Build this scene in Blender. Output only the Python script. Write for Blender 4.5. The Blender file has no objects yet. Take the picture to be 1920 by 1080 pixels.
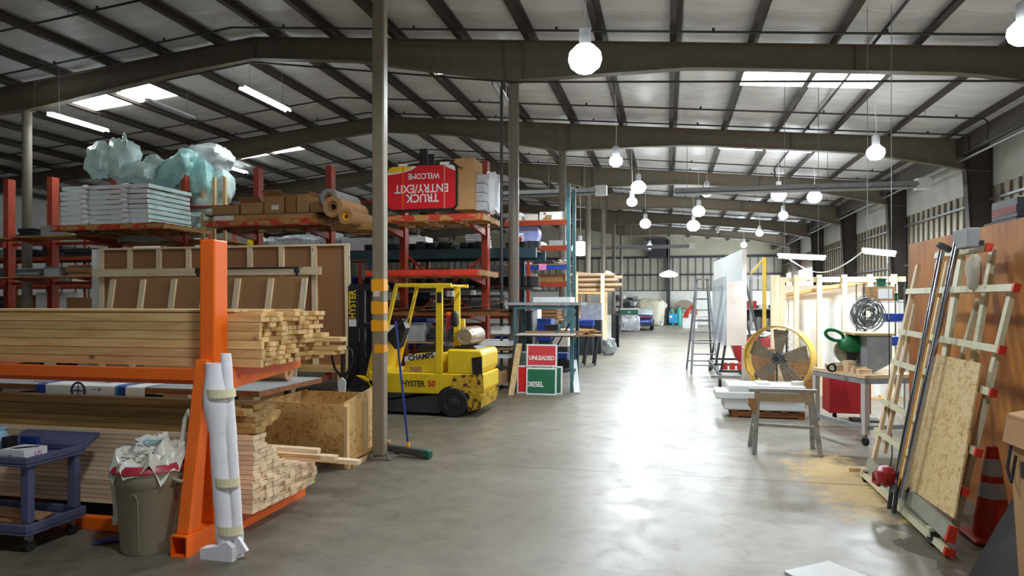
import bpy, math, random
from mathutils import Vector, Matrix, noise as mnoise
random.seed(7)
R = random.random
def U(a, b): return a + (b - a) * random.random()
PI = math.pi
C = bpy.context.scene.collection
scn = bpy.context.scene

# ---------------------------------------------------------------- camera, sky, exposure
CAM_H, FPX, HORIZON = 1.85, 1300.0, 566.0
YAW = math.atan(292 / FPX)
CT, ST = math.cos(YAW), math.sin(YAW)
cam = bpy.data.cameras.new('camera'); camo = bpy.data.objects.new('camera', cam); C.objects.link(camo)
camo.location = (0, 0, CAM_H); camo.rotation_euler = (PI / 2, 0, YAW)
cam.sensor_width = 36; cam.lens = FPX / 1920 * 36; cam.shift_y = (HORIZON - 540) / 1920
cam.clip_start = 0.05; cam.clip_end = 300
scn.camera = camo
w = bpy.data.worlds.new('world'); scn.world = w; w.use_nodes = True
w.node_tree.nodes['Background'].inputs[0].default_value = (0.82, 0.9, 1.0, 1)
w.node_tree.nodes['Background'].inputs[1].default_value = 0.15
scn.view_settings.view_transform = 'Standard'; scn.view_settings.look = 'None'
scn.view_settings.gamma = 1; scn.view_settings.use_curve_mapping = False
scn.view_settings.exposure = 0.82
scn.cycles.max_bounces = 7; scn.cycles.diffuse_bounces = 4; scn.cycles.glossy_bounces = 3
scn.cycles.sample_clamp_indirect = 4
LAMP_W = 330.0      # high-bay lamps
TUBE_W = 45.0       # fluorescent fixtures
SKY_E = 5.0         # skylight panels

# ---------------------------------------------------------------- where a point of the picture lies in the place
def at(px, py, Y):
    k = (px - 960) / FPX; d = Y / (k * ST + CT)
    return (k * d * CT - d * ST, Y, CAM_H - (py - HORIZON) * d / FPX)
def atx(px, py, X):
    k = (px - 960) / FPX; d = X / (k * CT - ST)
    return (X, k * d * ST + d * CT, CAM_H - (py - HORIZON) * d / FPX)
def gp(px, py, z=0.0):
    d = FPX * (CAM_H - z) / (py - HORIZON); k = (px - 960) / FPX
    return (k * d * CT - d * ST, k * d * ST + d * CT, z)

# ---------------------------------------------------------------- materials
def lin(c):
    c = c.lstrip('#'); v = [int(c[i:i + 2], 16) / 255 for i in (0, 2, 4)]
    return tuple(x / 12.92 if x < 0.04045 else ((x + 0.055) / 1.055) ** 2.4 for x in v) + (1,)
MATS = {}
class NT:
    def __init__(s, name):
        s.m = bpy.data.materials.new(name); s.m.use_nodes = True; s.t = s.m.node_tree
        s.b = s.t.nodes['Principled BSDF']; MATS[name] = s.m
    def n(s, kind, **kw):
        o = s.t.nodes.new('ShaderNode' + kind)
        for k, v in kw.items():
            if k in o.inputs: o.inputs[k].default_value = v
            else: setattr(o, k, v)
        return o
    def l(s, a, b): s.t.links.new(a, b)
    def ramp(s, fac, stops):
        r = s.t.nodes.new('ShaderNodeValToRGB'); e = r.color_ramp.elements
        while len(e) < len(stops): e.new(0.5)
        for q, (p, c) in zip(e, stops): q.position = p; q.color = lin(c) if isinstance(c, str) else c
        s.l(fac, r.inputs[0]); return r.outputs[0]
    def coord(s, scale=(1, 1, 1), kind='Object', rnd=False):
        tc = s.n('TexCoord'); mp = s.n('Mapping'); mp.inputs['Scale'].default_value = scale
        s.l(tc.outputs[kind], mp.inputs[0])
        if rnd:
            oi = s.n('ObjectInfo'); mm = s.n('Math', operation='MULTIPLY'); mm.inputs[1].default_value = 37.0
            s.l(oi.outputs['Random'], mm.inputs[0]); s.l(mm.outputs[0], mp.inputs['Location'])
        return mp.outputs[0]
    def tint(s, col, amt=0.25):
        oi = s.n('ObjectInfo'); mr = s.n('MapRange'); mr.inputs[3].default_value = 1 - amt; mr.inputs[4].default_value = 1 + amt * .6
        s.l(oi.outputs['Random'], mr.inputs[0]); h = s.n('HueSaturation'); s.l(mr.outputs[0], h.inputs['Value']); s.l(col, h.inputs['Color'])
        return h.outputs[0]
    def bump(s, h, st=0.3, dist=0.01):
        b = s.n('Bump'); b.inputs['Strength'].default_value = st; b.inputs['Distance'].default_value = dist
        s.l(h, b.inputs['Height']); s.l(b.outputs[0], s.b.inputs['Normal'])

def solid(name, c, rough=0.6, metal=0.0, var=0.12, scale=6.0, bump=0.0, spec=0.5, dirt=None, tint=0):
    t = NT(name); t.b.inputs['Roughness'].default_value = rough; t.b.inputs['Metallic'].default_value = metal
    t.b.inputs['Specular IOR Level'].default_value = spec
    nz = t.n('TexNoise', Scale=scale, Detail=4.0); t.l(t.coord(rnd=True), nz.inputs['Vector'])
    col = lin(c) if isinstance(c, str) else c
    lo = tuple(x * (1 - var) for x in col[:3]) + (1,); hi = tuple(min(1, x * (1 + var)) for x in col[:3]) + (1,)
    st = [(0.3, lo), (0.7, hi)]
    if dirt: th = {'rusty_yellow': .41, 'patchy_red_wood': .47}.get(name, .3); st = [(th, lin(dirt)), (th + .05, lo), (0.75, hi)]
    o = t.ramp(nz.outputs[0], st)
    if tint: o = t.tint(o, tint)
    t.l(o, t.b.inputs['Base Color'])
    if bump: t.bump(nz.outputs[0], bump)
    return t.m
def wood(name, c1, c2, c3, axis=0, tint=0.22, rough=0.7):
    t = NT(name); sc = [9, 9, 9]; sc[axis] = 0.8
    v = t.coord(tuple(sc), rnd=True)
    nz = t.n('TexNoise', Scale=2.2, Detail=7.0, Roughness=0.6, Distortion=0.4); t.l(v, nz.inputs['Vector'])
    sc2 = [2.4, 2.4, 2.4]; sc2[axis] = 1.2
    kn = t.n('TexVoronoi', Scale=1.6); t.l(t.coord(tuple(sc2), rnd=True), kn.inputs['Vector'])
    c = t.ramp(nz.outputs[0], [(0.3, c3), (0.5, c2), (0.7, c1)])
    k = t.ramp(kn.outputs[0], [(0.04, '#5a3a1e'), (0.085, '#ffffff')])
    mx = t.n('Mix', data_type='RGBA', blend_type='MULTIPLY'); mx.inputs[0].default_value = 0.75
    t.l(c, mx.inputs[6]); t.l(k, mx.inputs[7])
    t.l(t.tint(mx.outputs[2], tint), t.b.inputs['Base Color']); t.b.inputs['Roughness'].default_value = rough
    t.bump(nz.outputs[0], 0.15); return t.m
def osb(name, dk=('#7d5526', '#a97a3f', '#c09252', '#d6b075')):
    t = NT(name)
    va = t.n('TexVoronoi', Scale=22.0); t.l(t.coord((2.6, 2.6, 1)), va.inputs['Vector'])
    vb = t.n('TexVoronoi', Scale=19.0); t.l(t.coord((1, 1, 2.8)), vb.inputs['Vector'])
    nz = t.n('TexNoise', Scale=7.0, Detail=5.0); t.l(t.coord(), nz.inputs['Vector'])
    ca = t.n('SeparateColor'); t.l(va.outputs['Color'], ca.inputs[0]); cb = t.n('SeparateColor'); t.l(vb.outputs['Color'], cb.inputs[0])
    ad = t.n('Math', operation='ADD'); t.l(ca.outputs[0], ad.inputs[0]); t.l(cb.outputs[1], ad.inputs[1])
    a2 = t.n('Math', operation='MULTIPLY_ADD'); t.l(ad.outputs[0], a2.inputs[0]); a2.inputs[1].default_value = 0.4; t.l(nz.outputs[0], a2.inputs[2])
    a3 = t.n('Math', operation='MULTIPLY'); t.l(a2.outputs[0], a3.inputs[0]); a3.inputs[1].default_value = 0.72
    col = t.ramp(a3.outputs[0], [(0.2, dk[0]), (0.32, dk[1]), (0.48, dk[2]), (0.66, dk[3])])
    t.l(col, t.b.inputs['Base Color']); t.b.inputs['Roughness'].default_value = 0.6; t.bump(a3.outputs[0], 0.2); return t.m
def emit(name, c, s):
    t = NT(name); t.b.inputs['Base Color'].default_value = lin(c); t.b.inputs['Emission Color'].default_value = lin(c)
    t.b.inputs['Emission Strength'].default_value = s; return t.m
def clear(name, c, alpha, rough=0.1):
    t = NT(name); t.b.inputs['Base Color'].default_value = lin(c); t.b.inputs['Alpha'].default_value = alpha
    t.b.inputs['Roughness'].default_value = rough; return t.m

taupe = solid('taupe_steel', '#6a6051', 0.55, var=.1)
taupe_far = solid('column_paint_far', '#6f675d', 0.5, var=.08)
taupe_col = solid('column_paint', '#8a7f6a', 0.42, var=.08)
purlin_m = solid('purlin_primer', '#3d352f', 0.6)
steel_dk = solid('dark_steel', '#3a3c3e', 0.5, 0.3)
pipe_m = solid('black_pipe', '#3b3a3a', 0.45, 0.3)
galv = solid('galvanised', '#a4a8ab', 0.35, 0.8, scale=14)
alu = solid('aluminium', '#94969c', 0.35, 0.7, scale=10)
chrome = solid('chrome_rail', '#b9bec6', 0.13, 1.0, var=.04)
orange = solid('orange_enamel', '#ff6f10', 0.38, var=.06, scale=3)
redor = solid('rack_red_orange', '#97331a', 0.5, var=.15, scale=3)
redpaint = solid('red_overspray', '#d63a26', 0.5, var=.2, scale=5)
redpaint2 = solid('patchy_red_wood', '#cc3a28', 0.6, var=.15, scale=3.5, dirt='#b98a50')
teal = solid('teal_rack_paint', '#426e78', 0.5, var=.15, scale=9, dirt='#6d878b')
slate = solid('slate_beam', '#2f5260', 0.5)
black = solid('black_paint', '#1b1b1e', 0.45)
rubber = solid('rubber', '#202022', 0.8, var=.25)
lift_y = solid('forklift_yellow', '#f0cc26', 0.38, var=.07, scale=3)
rust = solid('rusty_yellow', '#d8b02c', 0.6, var=.2, scale=11, dirt='#53291d')
white = solid('white_paint', '#e9ecec', 0.5, var=.04)
white_pl = solid('white_plastic', '#e4e8ee', 0.35, var=.06, scale=4, bump=.3)
offw = solid('off_white_board', '#d8cfc8', 0.6, var=.04)
greyp = solid('grey_panel', '#9a9da0', 0.6)
dkgrey = solid('charcoal_board', '#303338', 0.6, tint=.3)
kraft = solid('kraft_cardboard', '#b38a5d', 0.75, var=.07, tint=.12)
tube_m = solid('kraft_tube_paper', '#a68c70', 0.8, var=.08)
kraft2 = solid('brown_cardboard', '#9a7248', 0.8, var=.08, tint=.15)
hard = solid('hardboard', '#9c6f4a', 0.7, var=.06, scale=2.5)
hard2 = solid('hardboard_pale', '#ab7e55', 0.7, var=.05, scale=2.5)
blue = solid('blue_paint', '#1d3f9c', 0.5)
cyan = solid('cyan_paint', '#2f8fc4', 0.5)
green = solid('green_enamel', '#137a46', 0.4)
dgreen = solid('dark_green', '#1d6049', 0.5)
red = solid('red_enamel', '#b3202a', 0.45)
signred = solid('sign_red', '#d8202a', 0.35, var=.03)
signred2 = solid('sign_faded_red', '#cf3b45', 0.45, var=.04)
signgreen = solid('sign_green', '#1f6b4c', 0.45, var=.04)
tape_y = solid('yellow_tape', '#f7a911', 0.4, var=.06)
cart_m = solid('cart_plastic', '#565a78', 0.5, var=.1, scale=20, bump=.1)
can_m = solid('can_plastic', '#9f957c', 0.45, var=.06, bump=.05)
tealbag = solid('aqua_bag', '#9fd0cd', 0.35, var=.2, scale=3, bump=.4)
palebag = solid('pale_bag', '#b9d2cf', 0.35, var=.2, scale=3, bump=.4)
clearbag = solid('clear_bag', '#c9d0d4', 0.25, var=.2, scale=3, bump=.5)
foil = solid('foil_wrap', '#b9bfc6', 0.22, 0.6, var=.35, scale=9, bump=.6)
stretch = solid('stretch_wrap', '#b6b9c2', 0.28, 0.1, var=.2, scale=7, bump=.4)
foam_m = solid('foam_wrap', '#efedf2', 0.6, var=.04, scale=20, bump=.15)
tape_c = solid('cream_tape', '#e6dcb4', 0.4, var=.05)
cone_o = solid('cone_orange', '#c2331c', 0.5)
cone_w = solid('cone_sleeve', '#b9c4d4', 0.4)
paint_g = solid('pale_yellow_green_paint', '#e0ddbb', 0.5, var=.1, scale=8, dirt='#8d8a72')
saw_g = solid('grey_green_ledge', '#a2a595', 0.5, var=.12, scale=8)
pine = wood('pine', '#efcf94', '#e2bb7c', '#c99d5f')
pine_v = wood('pine_upright', '#ead0a2', '#d9b782', '#be9860', axis=2)
pine_y = wood('pine_deep', '#e6c894', '#d5b17a', '#b88f58', axis=1)
pink = wood('pale_stud', '#f8e2c2', '#efd2ac', '#ddb88e')
pine_p = wood('pine_pale', '#f6e6cb', '#ecd8b4', '#dcc39b', axis=2, tint=.1)
pine_px = wood('pine_pale_x', '#f6e6cb', '#ecd8b4', '#dcc39b', axis=0, tint=.1)
treated = wood('treated_wood', '#c2a060', '#ad8a4e', '#8d6d3a')
brown_w = wood('rack_timber', '#9a6438', '#83512c', '#673d20', tint=.1)
pallet_w = wood('pallet_wood', '#c99f66', '#b0854d', '#8f6a3c', axis=1)
pallet_x = wood('pallet_slat', '#c99f66', '#b0854d', '#8f6a3c', axis=0)
osb_m = osb('strand_board')
glass = clear('clear_plastic', '#dfe6ea', 0.35)
def plywall():
    t = NT('stained_plywood'); nz = t.n('TexNoise', Scale=1.7, Detail=6.0, Distortion=0.7); t.l(t.coord((1, 1, .5)), nz.inputs['Vector'])
    n2 = t.n('TexNoise', Scale=16.0, Detail=3.0); t.l(t.coord((1, 1, .15)), n2.inputs['Vector'])
    mx = t.n('Math', operation='MULTIPLY_ADD'); t.l(n2.outputs[0], mx.inputs[0]); mx.inputs[1].default_value = .35; t.l(nz.outputs[0], mx.inputs[2])
    c = t.ramp(mx.outputs[0], [(0.45, '#7d4208'), (0.62, '#ad6414'), (0.85, '#c98630')]); t.l(c, t.b.inputs['Base Color'])
    t.b.inputs['Roughness'].default_value = 0.5; return t.m
ply = plywall()
def floor_mat():
    t = NT('sealed_concrete'); co = t.coord((1, 1, 1))
    sp = t.n('SeparateXYZ'); t.l(co, sp.inputs[0])
    n1 = t.n('TexNoise', Scale=0.55, Detail=6.0, Roughness=.6); t.l(co, n1.inputs['Vector'])
    n2 = t.n('TexNoise', Scale=3.0, Detail=8.0, Roughness=.7, Distortion=.6); t.l(co, n2.inputs['Vector'])
    n3 = t.n('TexNoise', Scale=40.0, Detail=2.0); t.l(co, n3.inputs['Vector'])
    base = t.ramp(n1.outputs[0], [(0.3, '#7f776a'), (0.55, '#908a7f'), (0.75, '#9c978d')])
    st = t.ramp(n2.outputs[0], [(0.36, '#6f6a60'), (0.5, '#ffffff')])
    m1 = t.n('Mix', data_type='RGBA', blend_type='MULTIPLY'); m1.inputs[0].default_value = .18; t.l(base, m1.inputs[6]); t.l(st, m1.inputs[7])
    # bare concrete: right edge of the aisle and the left lumber zone
    def M(op, a, b=None, c=None):
        q = t.n('Math', operation=op)
        for i, v in enumerate((a, b, c)):
            if v is None: continue
            if hasattr(v, 'links'): t.l(v, q.inputs[i])
            else: q.inputs[i].default_value = v
        return q.outputs[0]
    ed = t.n('TexNoise', Scale=1.6, Detail=4.0); t.l(co, ed.inputs['Vector'])
    off = M('MULTIPLY', M('SUBTRACT', ed.outputs[0], .5), .9)
    xr = M('ADD', sp.outputs[0], off)
    mr = M('MULTIPLY', M('GREATER_THAN', xr, 1.78), M('LESS_THAN', sp.outputs[1], 9.0))
    xl = M('ADD', sp.outputs[0], M('MULTIPLY', off, 2.5)); lt = t.n('MapRange'); t.l(xl, lt.inputs[0])
    lt.inputs[1].default_value = -.9; lt.inputs[2].default_value = -3.3; lt.inputs[3].default_value = 0; lt.inputs[4].default_value = 1
    bare = M('MAXIMUM', mr, M('MULTIPLY', lt.outputs[0], .85))
    bc = t.ramp(n2.outputs[0], [(0.3, '#454035'), (0.55, '#675f50'), (0.75, '#7a7262')])
    m2 = t.n('Mix', data_type='RGBA'); t.l(bare, m2.inputs[0]); t.l(m1.outputs[2], m2.inputs[6]); t.l(bc, m2.inputs[7])
    # sawdust by the panel saw
    dx = M('SUBTRACT', sp.outputs[0], 1.75); dy = M('SUBTRACT', sp.outputs[1], 7.7)
    rr = M('SQRT', M('ADD', M('MULTIPLY', dx, M('MULTIPLY', dx, 4.5)), M('MULTIPLY', dy, M('MULTIPLY', dy, .55))))
    sd = M('ADD', rr, M('MULTIPLY', M('SUBTRACT', n2.outputs[0], .5), 3.0))
    sm = t.n('MapRange'); t.l(sd, sm.inputs[0]); sm.inputs[1].default_value = 1.15; sm.inputs[2].default_value = .5; sm.inputs[3].default_value = 0; sm.inputs[4].default_value = 1
    m3 = t.n('Mix', data_type='RGBA'); t.l(sm.outputs[0], m3.inputs[0]); t.l(m2.outputs[2], m3.inputs[6]); m3.inputs[7].default_value = lin('#dcbf88')
    # saw-cut joints at the column lines
    jy = M('ABSOLUTE', M('SUBTRACT', M('PINGPONG', M('SUBTRACT', sp.outputs[1], 7.6), 3.61), 0))
    jm = M('LESS_THAN', jy, .012)
    m4 = t.n('Mix', data_type='RGBA'); t.l(jm, m4.inputs[0]); t.l(m3.outputs[2], m4.inputs[6]); m4.inputs[7].default_value = lin('#5c564c')
    t.l(m4.outputs[2], t.b.inputs['Base Color'])
    rg = t.ramp(n2.outputs[0], [(0.3, (.48, .48, .48, 1)), (0.6, (.36, .36, .36, 1)), (0.8, (.28, .28, .28, 1))])
    mr2 = t.n('Mix', data_type='RGBA'); t.l(M('MAXIMUM', bare, sm.outputs[0]), mr2.inputs[0]); t.l(rg, mr2.inputs[6]); mr2.inputs[7].default_value = (.5, .5, .5, 1)
    t.l(mr2.outputs[2], t.b.inputs['Roughness']); t.b.inputs['Specular IOR Level'].default_value = .38
    t.bump(n3.outputs[0], .03, .004); return t.m
floor_m = floor_mat()
def ceil_mat():
    t = NT('vinyl_insulation'); co = t.coord((1, 1, 1)); sp = t.n('SeparateXYZ'); t.l(co, sp.inputs[0])
    nz = t.n('TexNoise', Scale=1.3, Detail=5.0); t.l(t.coord((1, 2.5, 1)), nz.inputs['Vector'])
    c = t.ramp(nz.outputs[0], [(0.3, '#cfcfd1'), (0.7, '#e4e4e4')]); 
    q = t.n('Math', operation='PINGPONG'); t.l(sp.outputs[1], q.inputs[0]); q.inputs[1].default_value = .61
    g = t.n('Math', operation='LESS_THAN'); t.l(q.outputs[0], g.inputs[0]); g.inputs[1].default_value = .015
    m = t.n('Mix', data_type='RGBA'); t.l(g.outputs[0], m.inputs[0]); t.l(c, m.inputs[6]); m.inputs[7].default_value = lin('#f2f2f2')
    t.l(m.outputs[2], t.b.inputs['Base Color']); t.b.inputs['Roughness'].default_value = .42; t.bump(nz.outputs[0], .35, .05); return t.m
ceil_m = ceil_mat()
insul = solid('wall_insulation', '#bcbcb6', .6, var=.12, scale=1.5, bump=.2)
sheet_m = solid('wall_sheet', '#aaa79b', .5, var=.1, scale=1.2)
ribm = solid('rust_rib', '#6f6152', .7, var=.25, scale=5)
block = solid('white_block', '#d9d9cf', .8, var=.05, scale=3)
beige = solid('beige_panel', '#a9a491', .7, var=.07, scale=1)

# ---------------------------------------------------------------- mesh collecting
class MB:
    def __init__(s): s.v, s.f, s.m, s.mi = [], [], [], 0
    def add(s, vs, fs):
        n = len(s.v); s.v += [tuple(p) for p in vs]; s.f += [tuple(i + n for i in q) for q in fs]; s.m += [s.mi] * len(fs); return s
    def mat(s, i): s.mi = i; return s
    def box(s, x0, x1, y0, y1, z0, z1):
        return s.add([(x0, y0, z0), (x1, y0, z0), (x1, y1, z0), (x0, y1, z0), (x0, y0, z1), (x1, y0, z1), (x1, y1, z1), (x0, y1, z1)],
                     [(0, 3, 2, 1), (4, 5, 6, 7), (0, 1, 5, 4), (1, 2, 6, 5), (2, 3, 7, 6), (3, 0, 4, 7)])
    def bar(s, a, b, w, h, up=(0, 0, 1)):
        a, b = Vector(a), Vector(b); d = (b - a).normalized(); up = Vector(up)
        if abs(d.dot(up)) > .98: up = Vector((0, 1, 0))
        r = d.cross(up).normalized(); u = r.cross(d)
        vs = [p + r * (i * w / 2) + u * (j * h / 2) for p in (a, b) for i, j in ((-1, -1), (1, -1), (1, 1), (-1, 1))]
        return s.add(vs, [(0, 1, 2, 3), (7, 6, 5, 4), (0, 4, 5, 1), (1, 5, 6, 2), (2, 6, 7, 3), (3, 7, 4, 0)])
    def cyl(s, a, b, r0, r1=None, n=16):
        r1 = r0 if r1 is None else r1; a, b = Vector(a), Vector(b); d = (b - a).normalized()
        u = d.orthogonal().normalized(); v = d.cross(u)
        vs = [p + (u * math.cos(2 * PI * i / n) + v * math.sin(2 * PI * i / n)) * r for p, r in ((a, r0), (b, r1)) for i in range(n)]
        fs = [(i, (i + 1) % n, n + (i + 1) % n, n + i) for i in range(n)] + [tuple(range(n - 1, -1, -1)), tuple(range(n, 2 * n))]
        return s.add(vs, fs)
    def tube(s, pts, r, n=8, closed=False):
        P = [Vector(p) for p in pts]; m = len(P); rings = []; u = None
        for i, p in enumerate(P):
            d = ((P[(i + 1) % m] if closed or i < m - 1 else p) - (P[i - 1] if closed or i > 0 else p)).normalized()
            if u is None: u = d.orthogonal().normalized()
            u = (u - d * u.dot(d)); u = u.normalized() if u.length > 1e-5 else d.orthogonal().normalized(); v = d.cross(u)
            rr = r[i] if isinstance(r, (list, tuple)) else r
            rings += [p + (u * math.cos(2 * PI * k / n) + v * math.sin(2 * PI * k / n)) * rr for k in range(n)]
        fs = [(i * n + k, i * n + (k + 1) % n, ((i + 1) % m) * n + (k + 1) % n, ((i + 1) % m) * n + k) for i in range(m if closed else m - 1) for k in range(n)]
        if not closed: fs += [tuple(range(n - 1, -1, -1)), tuple(range((m - 1) * n, m * n))]
        return s.add(rings, fs)
    def lathe(s, prof, c=(0, 0, 0), axis='z', n=24):
        vs = []
        for r, h in prof:
            for i in range(n):
                a, b = r * math.cos(2 * PI * i / n), r * math.sin(2 * PI * i / n)
                vs.append({'z': (c[0] + a, c[1] + b, c[2] + h), 'y': (c[0] + a, c[1] + h, c[2] + b), 'x': (c[0] + h, c[1] + a, c[2] + b)}[axis])
        fs = [(j * n + i, j * n + (i + 1) % n, (j + 1) * n + (i + 1) % n, (j + 1) * n + i) for j in range(len(prof) - 1) for i in range(n)]
        mr = max(p[0] for p in prof) * .3
        if prof[0][0] > mr and prof[-1][0] > mr:   # a ring: close it onto itself, no discs
            k = (len(prof) - 1) * n; return s.add(vs, fs + [(k + i, k + (i + 1) % n, (i + 1) % n, i) for i in range(n)])
        return s.add(vs, fs + [tuple(range(n - 1, -1, -1)), tuple(range((len(prof) - 1) * n, len(prof) * n))])
    def prism(s, poly, plane, a, b):
        f = {'xz': lambda p, t: (p[0], t, p[1]), 'xy': lambda p, t: (p[0], p[1], t), 'yz': lambda p, t: (t, p[0], p[1])}[plane]
        n = len(poly); vs = [f(p, a) for p in poly] + [f(p, b) for p in poly]
        return s.add(vs, [tuple(range(n)), tuple(range(2 * n - 1, n - 1, -1))] + [(i, n + i, n + (i + 1) % n, (i + 1) % n) for i in range(n)])
    def blob(s, c, r, amp=.15, freq=1.6, seed=0, nu=20, nv=12, sq=1.0):
        vs = []
        for j in range(nv + 1):
            t = PI * j / nv
            for i in range(nu):
                p = 2 * PI * i / nu; d = Vector((math.sin(t) * math.cos(p), math.sin(t) * math.sin(p), math.cos(t)))
                e = Vector([math.copysign(abs(q) ** sq, q) for q in d])
                q = 1 + amp * mnoise.noise(d * freq + Vector((seed * 7.1, seed * 3.3, 0))) + amp * .5 * mnoise.noise(d * freq * 2.7 + Vector((seed, 9, 0)))
                vs.append((c[0] + e.x * r[0] * q, c[1] + e.y * r[1] * q, c[2] + e.z * r[2] * q))
        return s.add(vs, [(j * nu + i, (j + 1) * nu + i, (j + 1) * nu + (i + 1) % nu, j * nu + (i + 1) % nu) for j in range(nv) for i in range(nu)])
    def sheet(s, fn, nu, nv, th):
        top = [[Vector(fn(i / nu, j / nv)) for i in range(nu + 1)] for j in range(nv + 1)]; vs = []
        for j in range(nv + 1):
            for i in range(nu + 1): vs.append(top[j][i])
        for j in range(nv + 1):
            for i in range(nu + 1):
                a = top[j][min(i + 1, nu)] - top[j][max(i - 1, 0)]; b = top[min(j + 1, nv)][i] - top[max(j - 1, 0)][i]
                vs.append(top[j][i] - a.cross(b).normalized() * th)
        W = nu + 1; N = W * (nv + 1)
        fs = [(j * W + i, j * W + i + 1, (j + 1) * W + i + 1, (j + 1) * W + i) for j in range(nv) for i in range(nu)]
        fs += [tuple(N + k for k in reversed(q)) for q in fs]
        e = [(i, i + 1) for i in range(nu)] + [(nv * W + i + 1, nv * W + i) for i in range(nu)] + [((j + 1) * W, j * W) for j in range(nv)] + [(j * W + nu, (j + 1) * W + nu) for j in range(nv)]
        return s.add(vs, fs + [(b, a, a + N, b + N) for a, b in e])
    def build(s, name, mat, parent=None, smooth=False, bevel=0, label=None, cat=None, group=None, kind=None, world=False, at=None, loc=None):
        me = bpy.data.meshes.new(name)
        off = Vector((0, 0, 0))
        if world and parent is not None: off = parent.location
        if at is not None: off = Vector(at)
        me.from_pydata([(p[0] - off[0], p[1] - off[1], p[2] - off[2]) for p in s.v], [], s.f)
        for m in (mat if isinstance(mat, (list, tuple)) else [mat]): me.materials.append(m)
        for p, i in zip(me.polygons, s.m): p.material_index = i
        if smooth:
            me.polygons.foreach_set('use_smooth', [True] * len(me.polygons)); me.set_sharp_from_angle(angle=math.radians(40))
        me.update()
        o = bpy.data.objects.new(name, me); C.objects.link(o)
        if parent is not None: o.parent = parent
        if at is not None: o.location = at
        if loc is not None: o.location = loc
        if bevel:
            b = o.modifiers.new('bevel', 'BEVEL'); b.width = bevel; b.segments = 2; b.limit_method = 'ANGLE'; b.harden_normals = False
        tag(o, label, cat, group, kind); return o
def tag(o, label=None, cat=None, group=None, kind=None):
    if label: o['label'] = label
    if cat: o['category'] = cat
    if group: o['group'] = group
    if kind: o['kind'] = kind
    return o
def thing(name, label, cat, loc=(0, 0, 0), rz=0, group=None):
    o = bpy.data.objects.new(name, None); o.empty_display_size = .1; C.objects.link(o); o.location = loc; o.rotation_euler = (0, 0, rz)
    return tag(o, label, cat, group)
def dup(o, parent=None, loc=None, rz=None, label=None, group=None):
    c = o.copy(); C.objects.link(c)
    if parent is not None: c.parent = parent
    if loc is not None: c.location = loc
    if rz is not None: c.rotation_euler = (0, 0, rz)
    if label: c['label'] = label
    if group: c['group'] = group
    for ch in list(o.children): dup(ch, c)
    return c
def one(name, mb, mat, label, cat, group=None, at=None, local=None, **kw):
    """a thing that is one mesh, its origin at the foot of its shape"""
    if local is not None: return mb.build(name, mat, label=label, cat=cat, group=group, loc=local, **kw)
    if at is None:
        xs, ys, zs = zip(*mb.v); at = ((min(xs) + max(xs)) / 2, (min(ys) + max(ys)) / 2, min(zs))
    return mb.build(name, mat, label=label, cat=cat, group=group, at=at, **kw)
def text(string, size, loc, rot, mat, parent, name='lettering', ext=.002, label=None, wide=1.0, space=1.0, bold=0.0):
    cu = bpy.data.curves.new('t', 'FONT'); cu.body = string; cu.size = size; cu.extrude = ext; cu.align_x = 'CENTER'; cu.align_y = 'CENTER'
    cu.space_character = space; cu.offset = bold; cu.resolution_u = 3
    o = bpy.data.objects.new('t', cu); C.objects.link(o); bpy.context.view_layer.update()
    me = bpy.data.meshes.new_from_object(o.evaluated_get(bpy.context.evaluated_depsgraph_get())); bpy.data.objects.remove(o)
    me.materials.clear(); me.materials.append(mat)
    n = bpy.data.objects.new(name, me); C.objects.link(n); n.parent = parent; n.location = loc; n.rotation_euler = rot; n.scale = (wide, 1, 1)
    if label: n['label'] = label
    return n

# ================================================================ THE BUILDING
BAY, Y0 = 7.22, 7.6
XR, XL, RIDGE, ZR = 8.95, -28.1, -9.6, 8.15
YB, YN = 58.2, -9.0
def ztop(x): return ZR - .095 * abs(x - RIDGE)
MB().box(XL, XR, YN, YB, -.15, 0).build('floor', floor_m, kind='structure')
# right wall: block of white insulation above rusty ribbed sheet
b = MB().box(XR, XR + .12, YN, YB, 0, ztop(XR) + .5)
b.mat(1).box(XR - .05, XR - .002, YN, YB, 5.1, ztop(XR) + .2)
b.mat(2)
y = -8.6
while y < YB: b.box(XR - .06, XR - .002, y, y + .07, 0, 5.1); y += .5
b.mat(3).box(XR - .12, XR - .05, YN, YB, 4.7, 4.76).box(XR - .12, XR - .05, YN, YB, 3.2, 3.26)
b.build('wall_right', [sheet_m, insul, ribm, galv], kind='structure')
b = MB().box(XL, XR, YB, YB + .12, 0, 2.77).mat(1).box(XL, XR, YB + .02, YB + .12, 2.77, 5.5)
b.mat(2).prism([(XL, 5.5), (XR, 5.5), (XR, ztop(XR) + .3), (RIDGE, ZR + .3), (XL, ztop(XL) + .3)], 'xz', YB - .02, YB + .12)
b.mat(3)
x = XL + .3
while x < XR: b.box(x, x + .07, YB - .04, YB + .02, 2.77, 5.5); x += .6
b.mat(4).box(XL, XR, YB - .12, YB - .02, 5.42, 5.58).box(XL, XR, YB - .12, YB - .04, 4.0, 4.12).box(XL, XR, YB - .08, YB, 2.74, 2.8)
b.build('wall_back', [block, sheet_m, beige, ribm, steel_dk], kind='structure')
b = MB().box(XL - .12, XL, YN, YB, 0, ztop(XL) + .5); b.mat(1)
y = -8.6
while y < YB: b.box(XL, XL + .05, y, y + .07, 0, 4.6); y += .8
b.build('wall_left', [insul, ribm], kind='structure')
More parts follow.
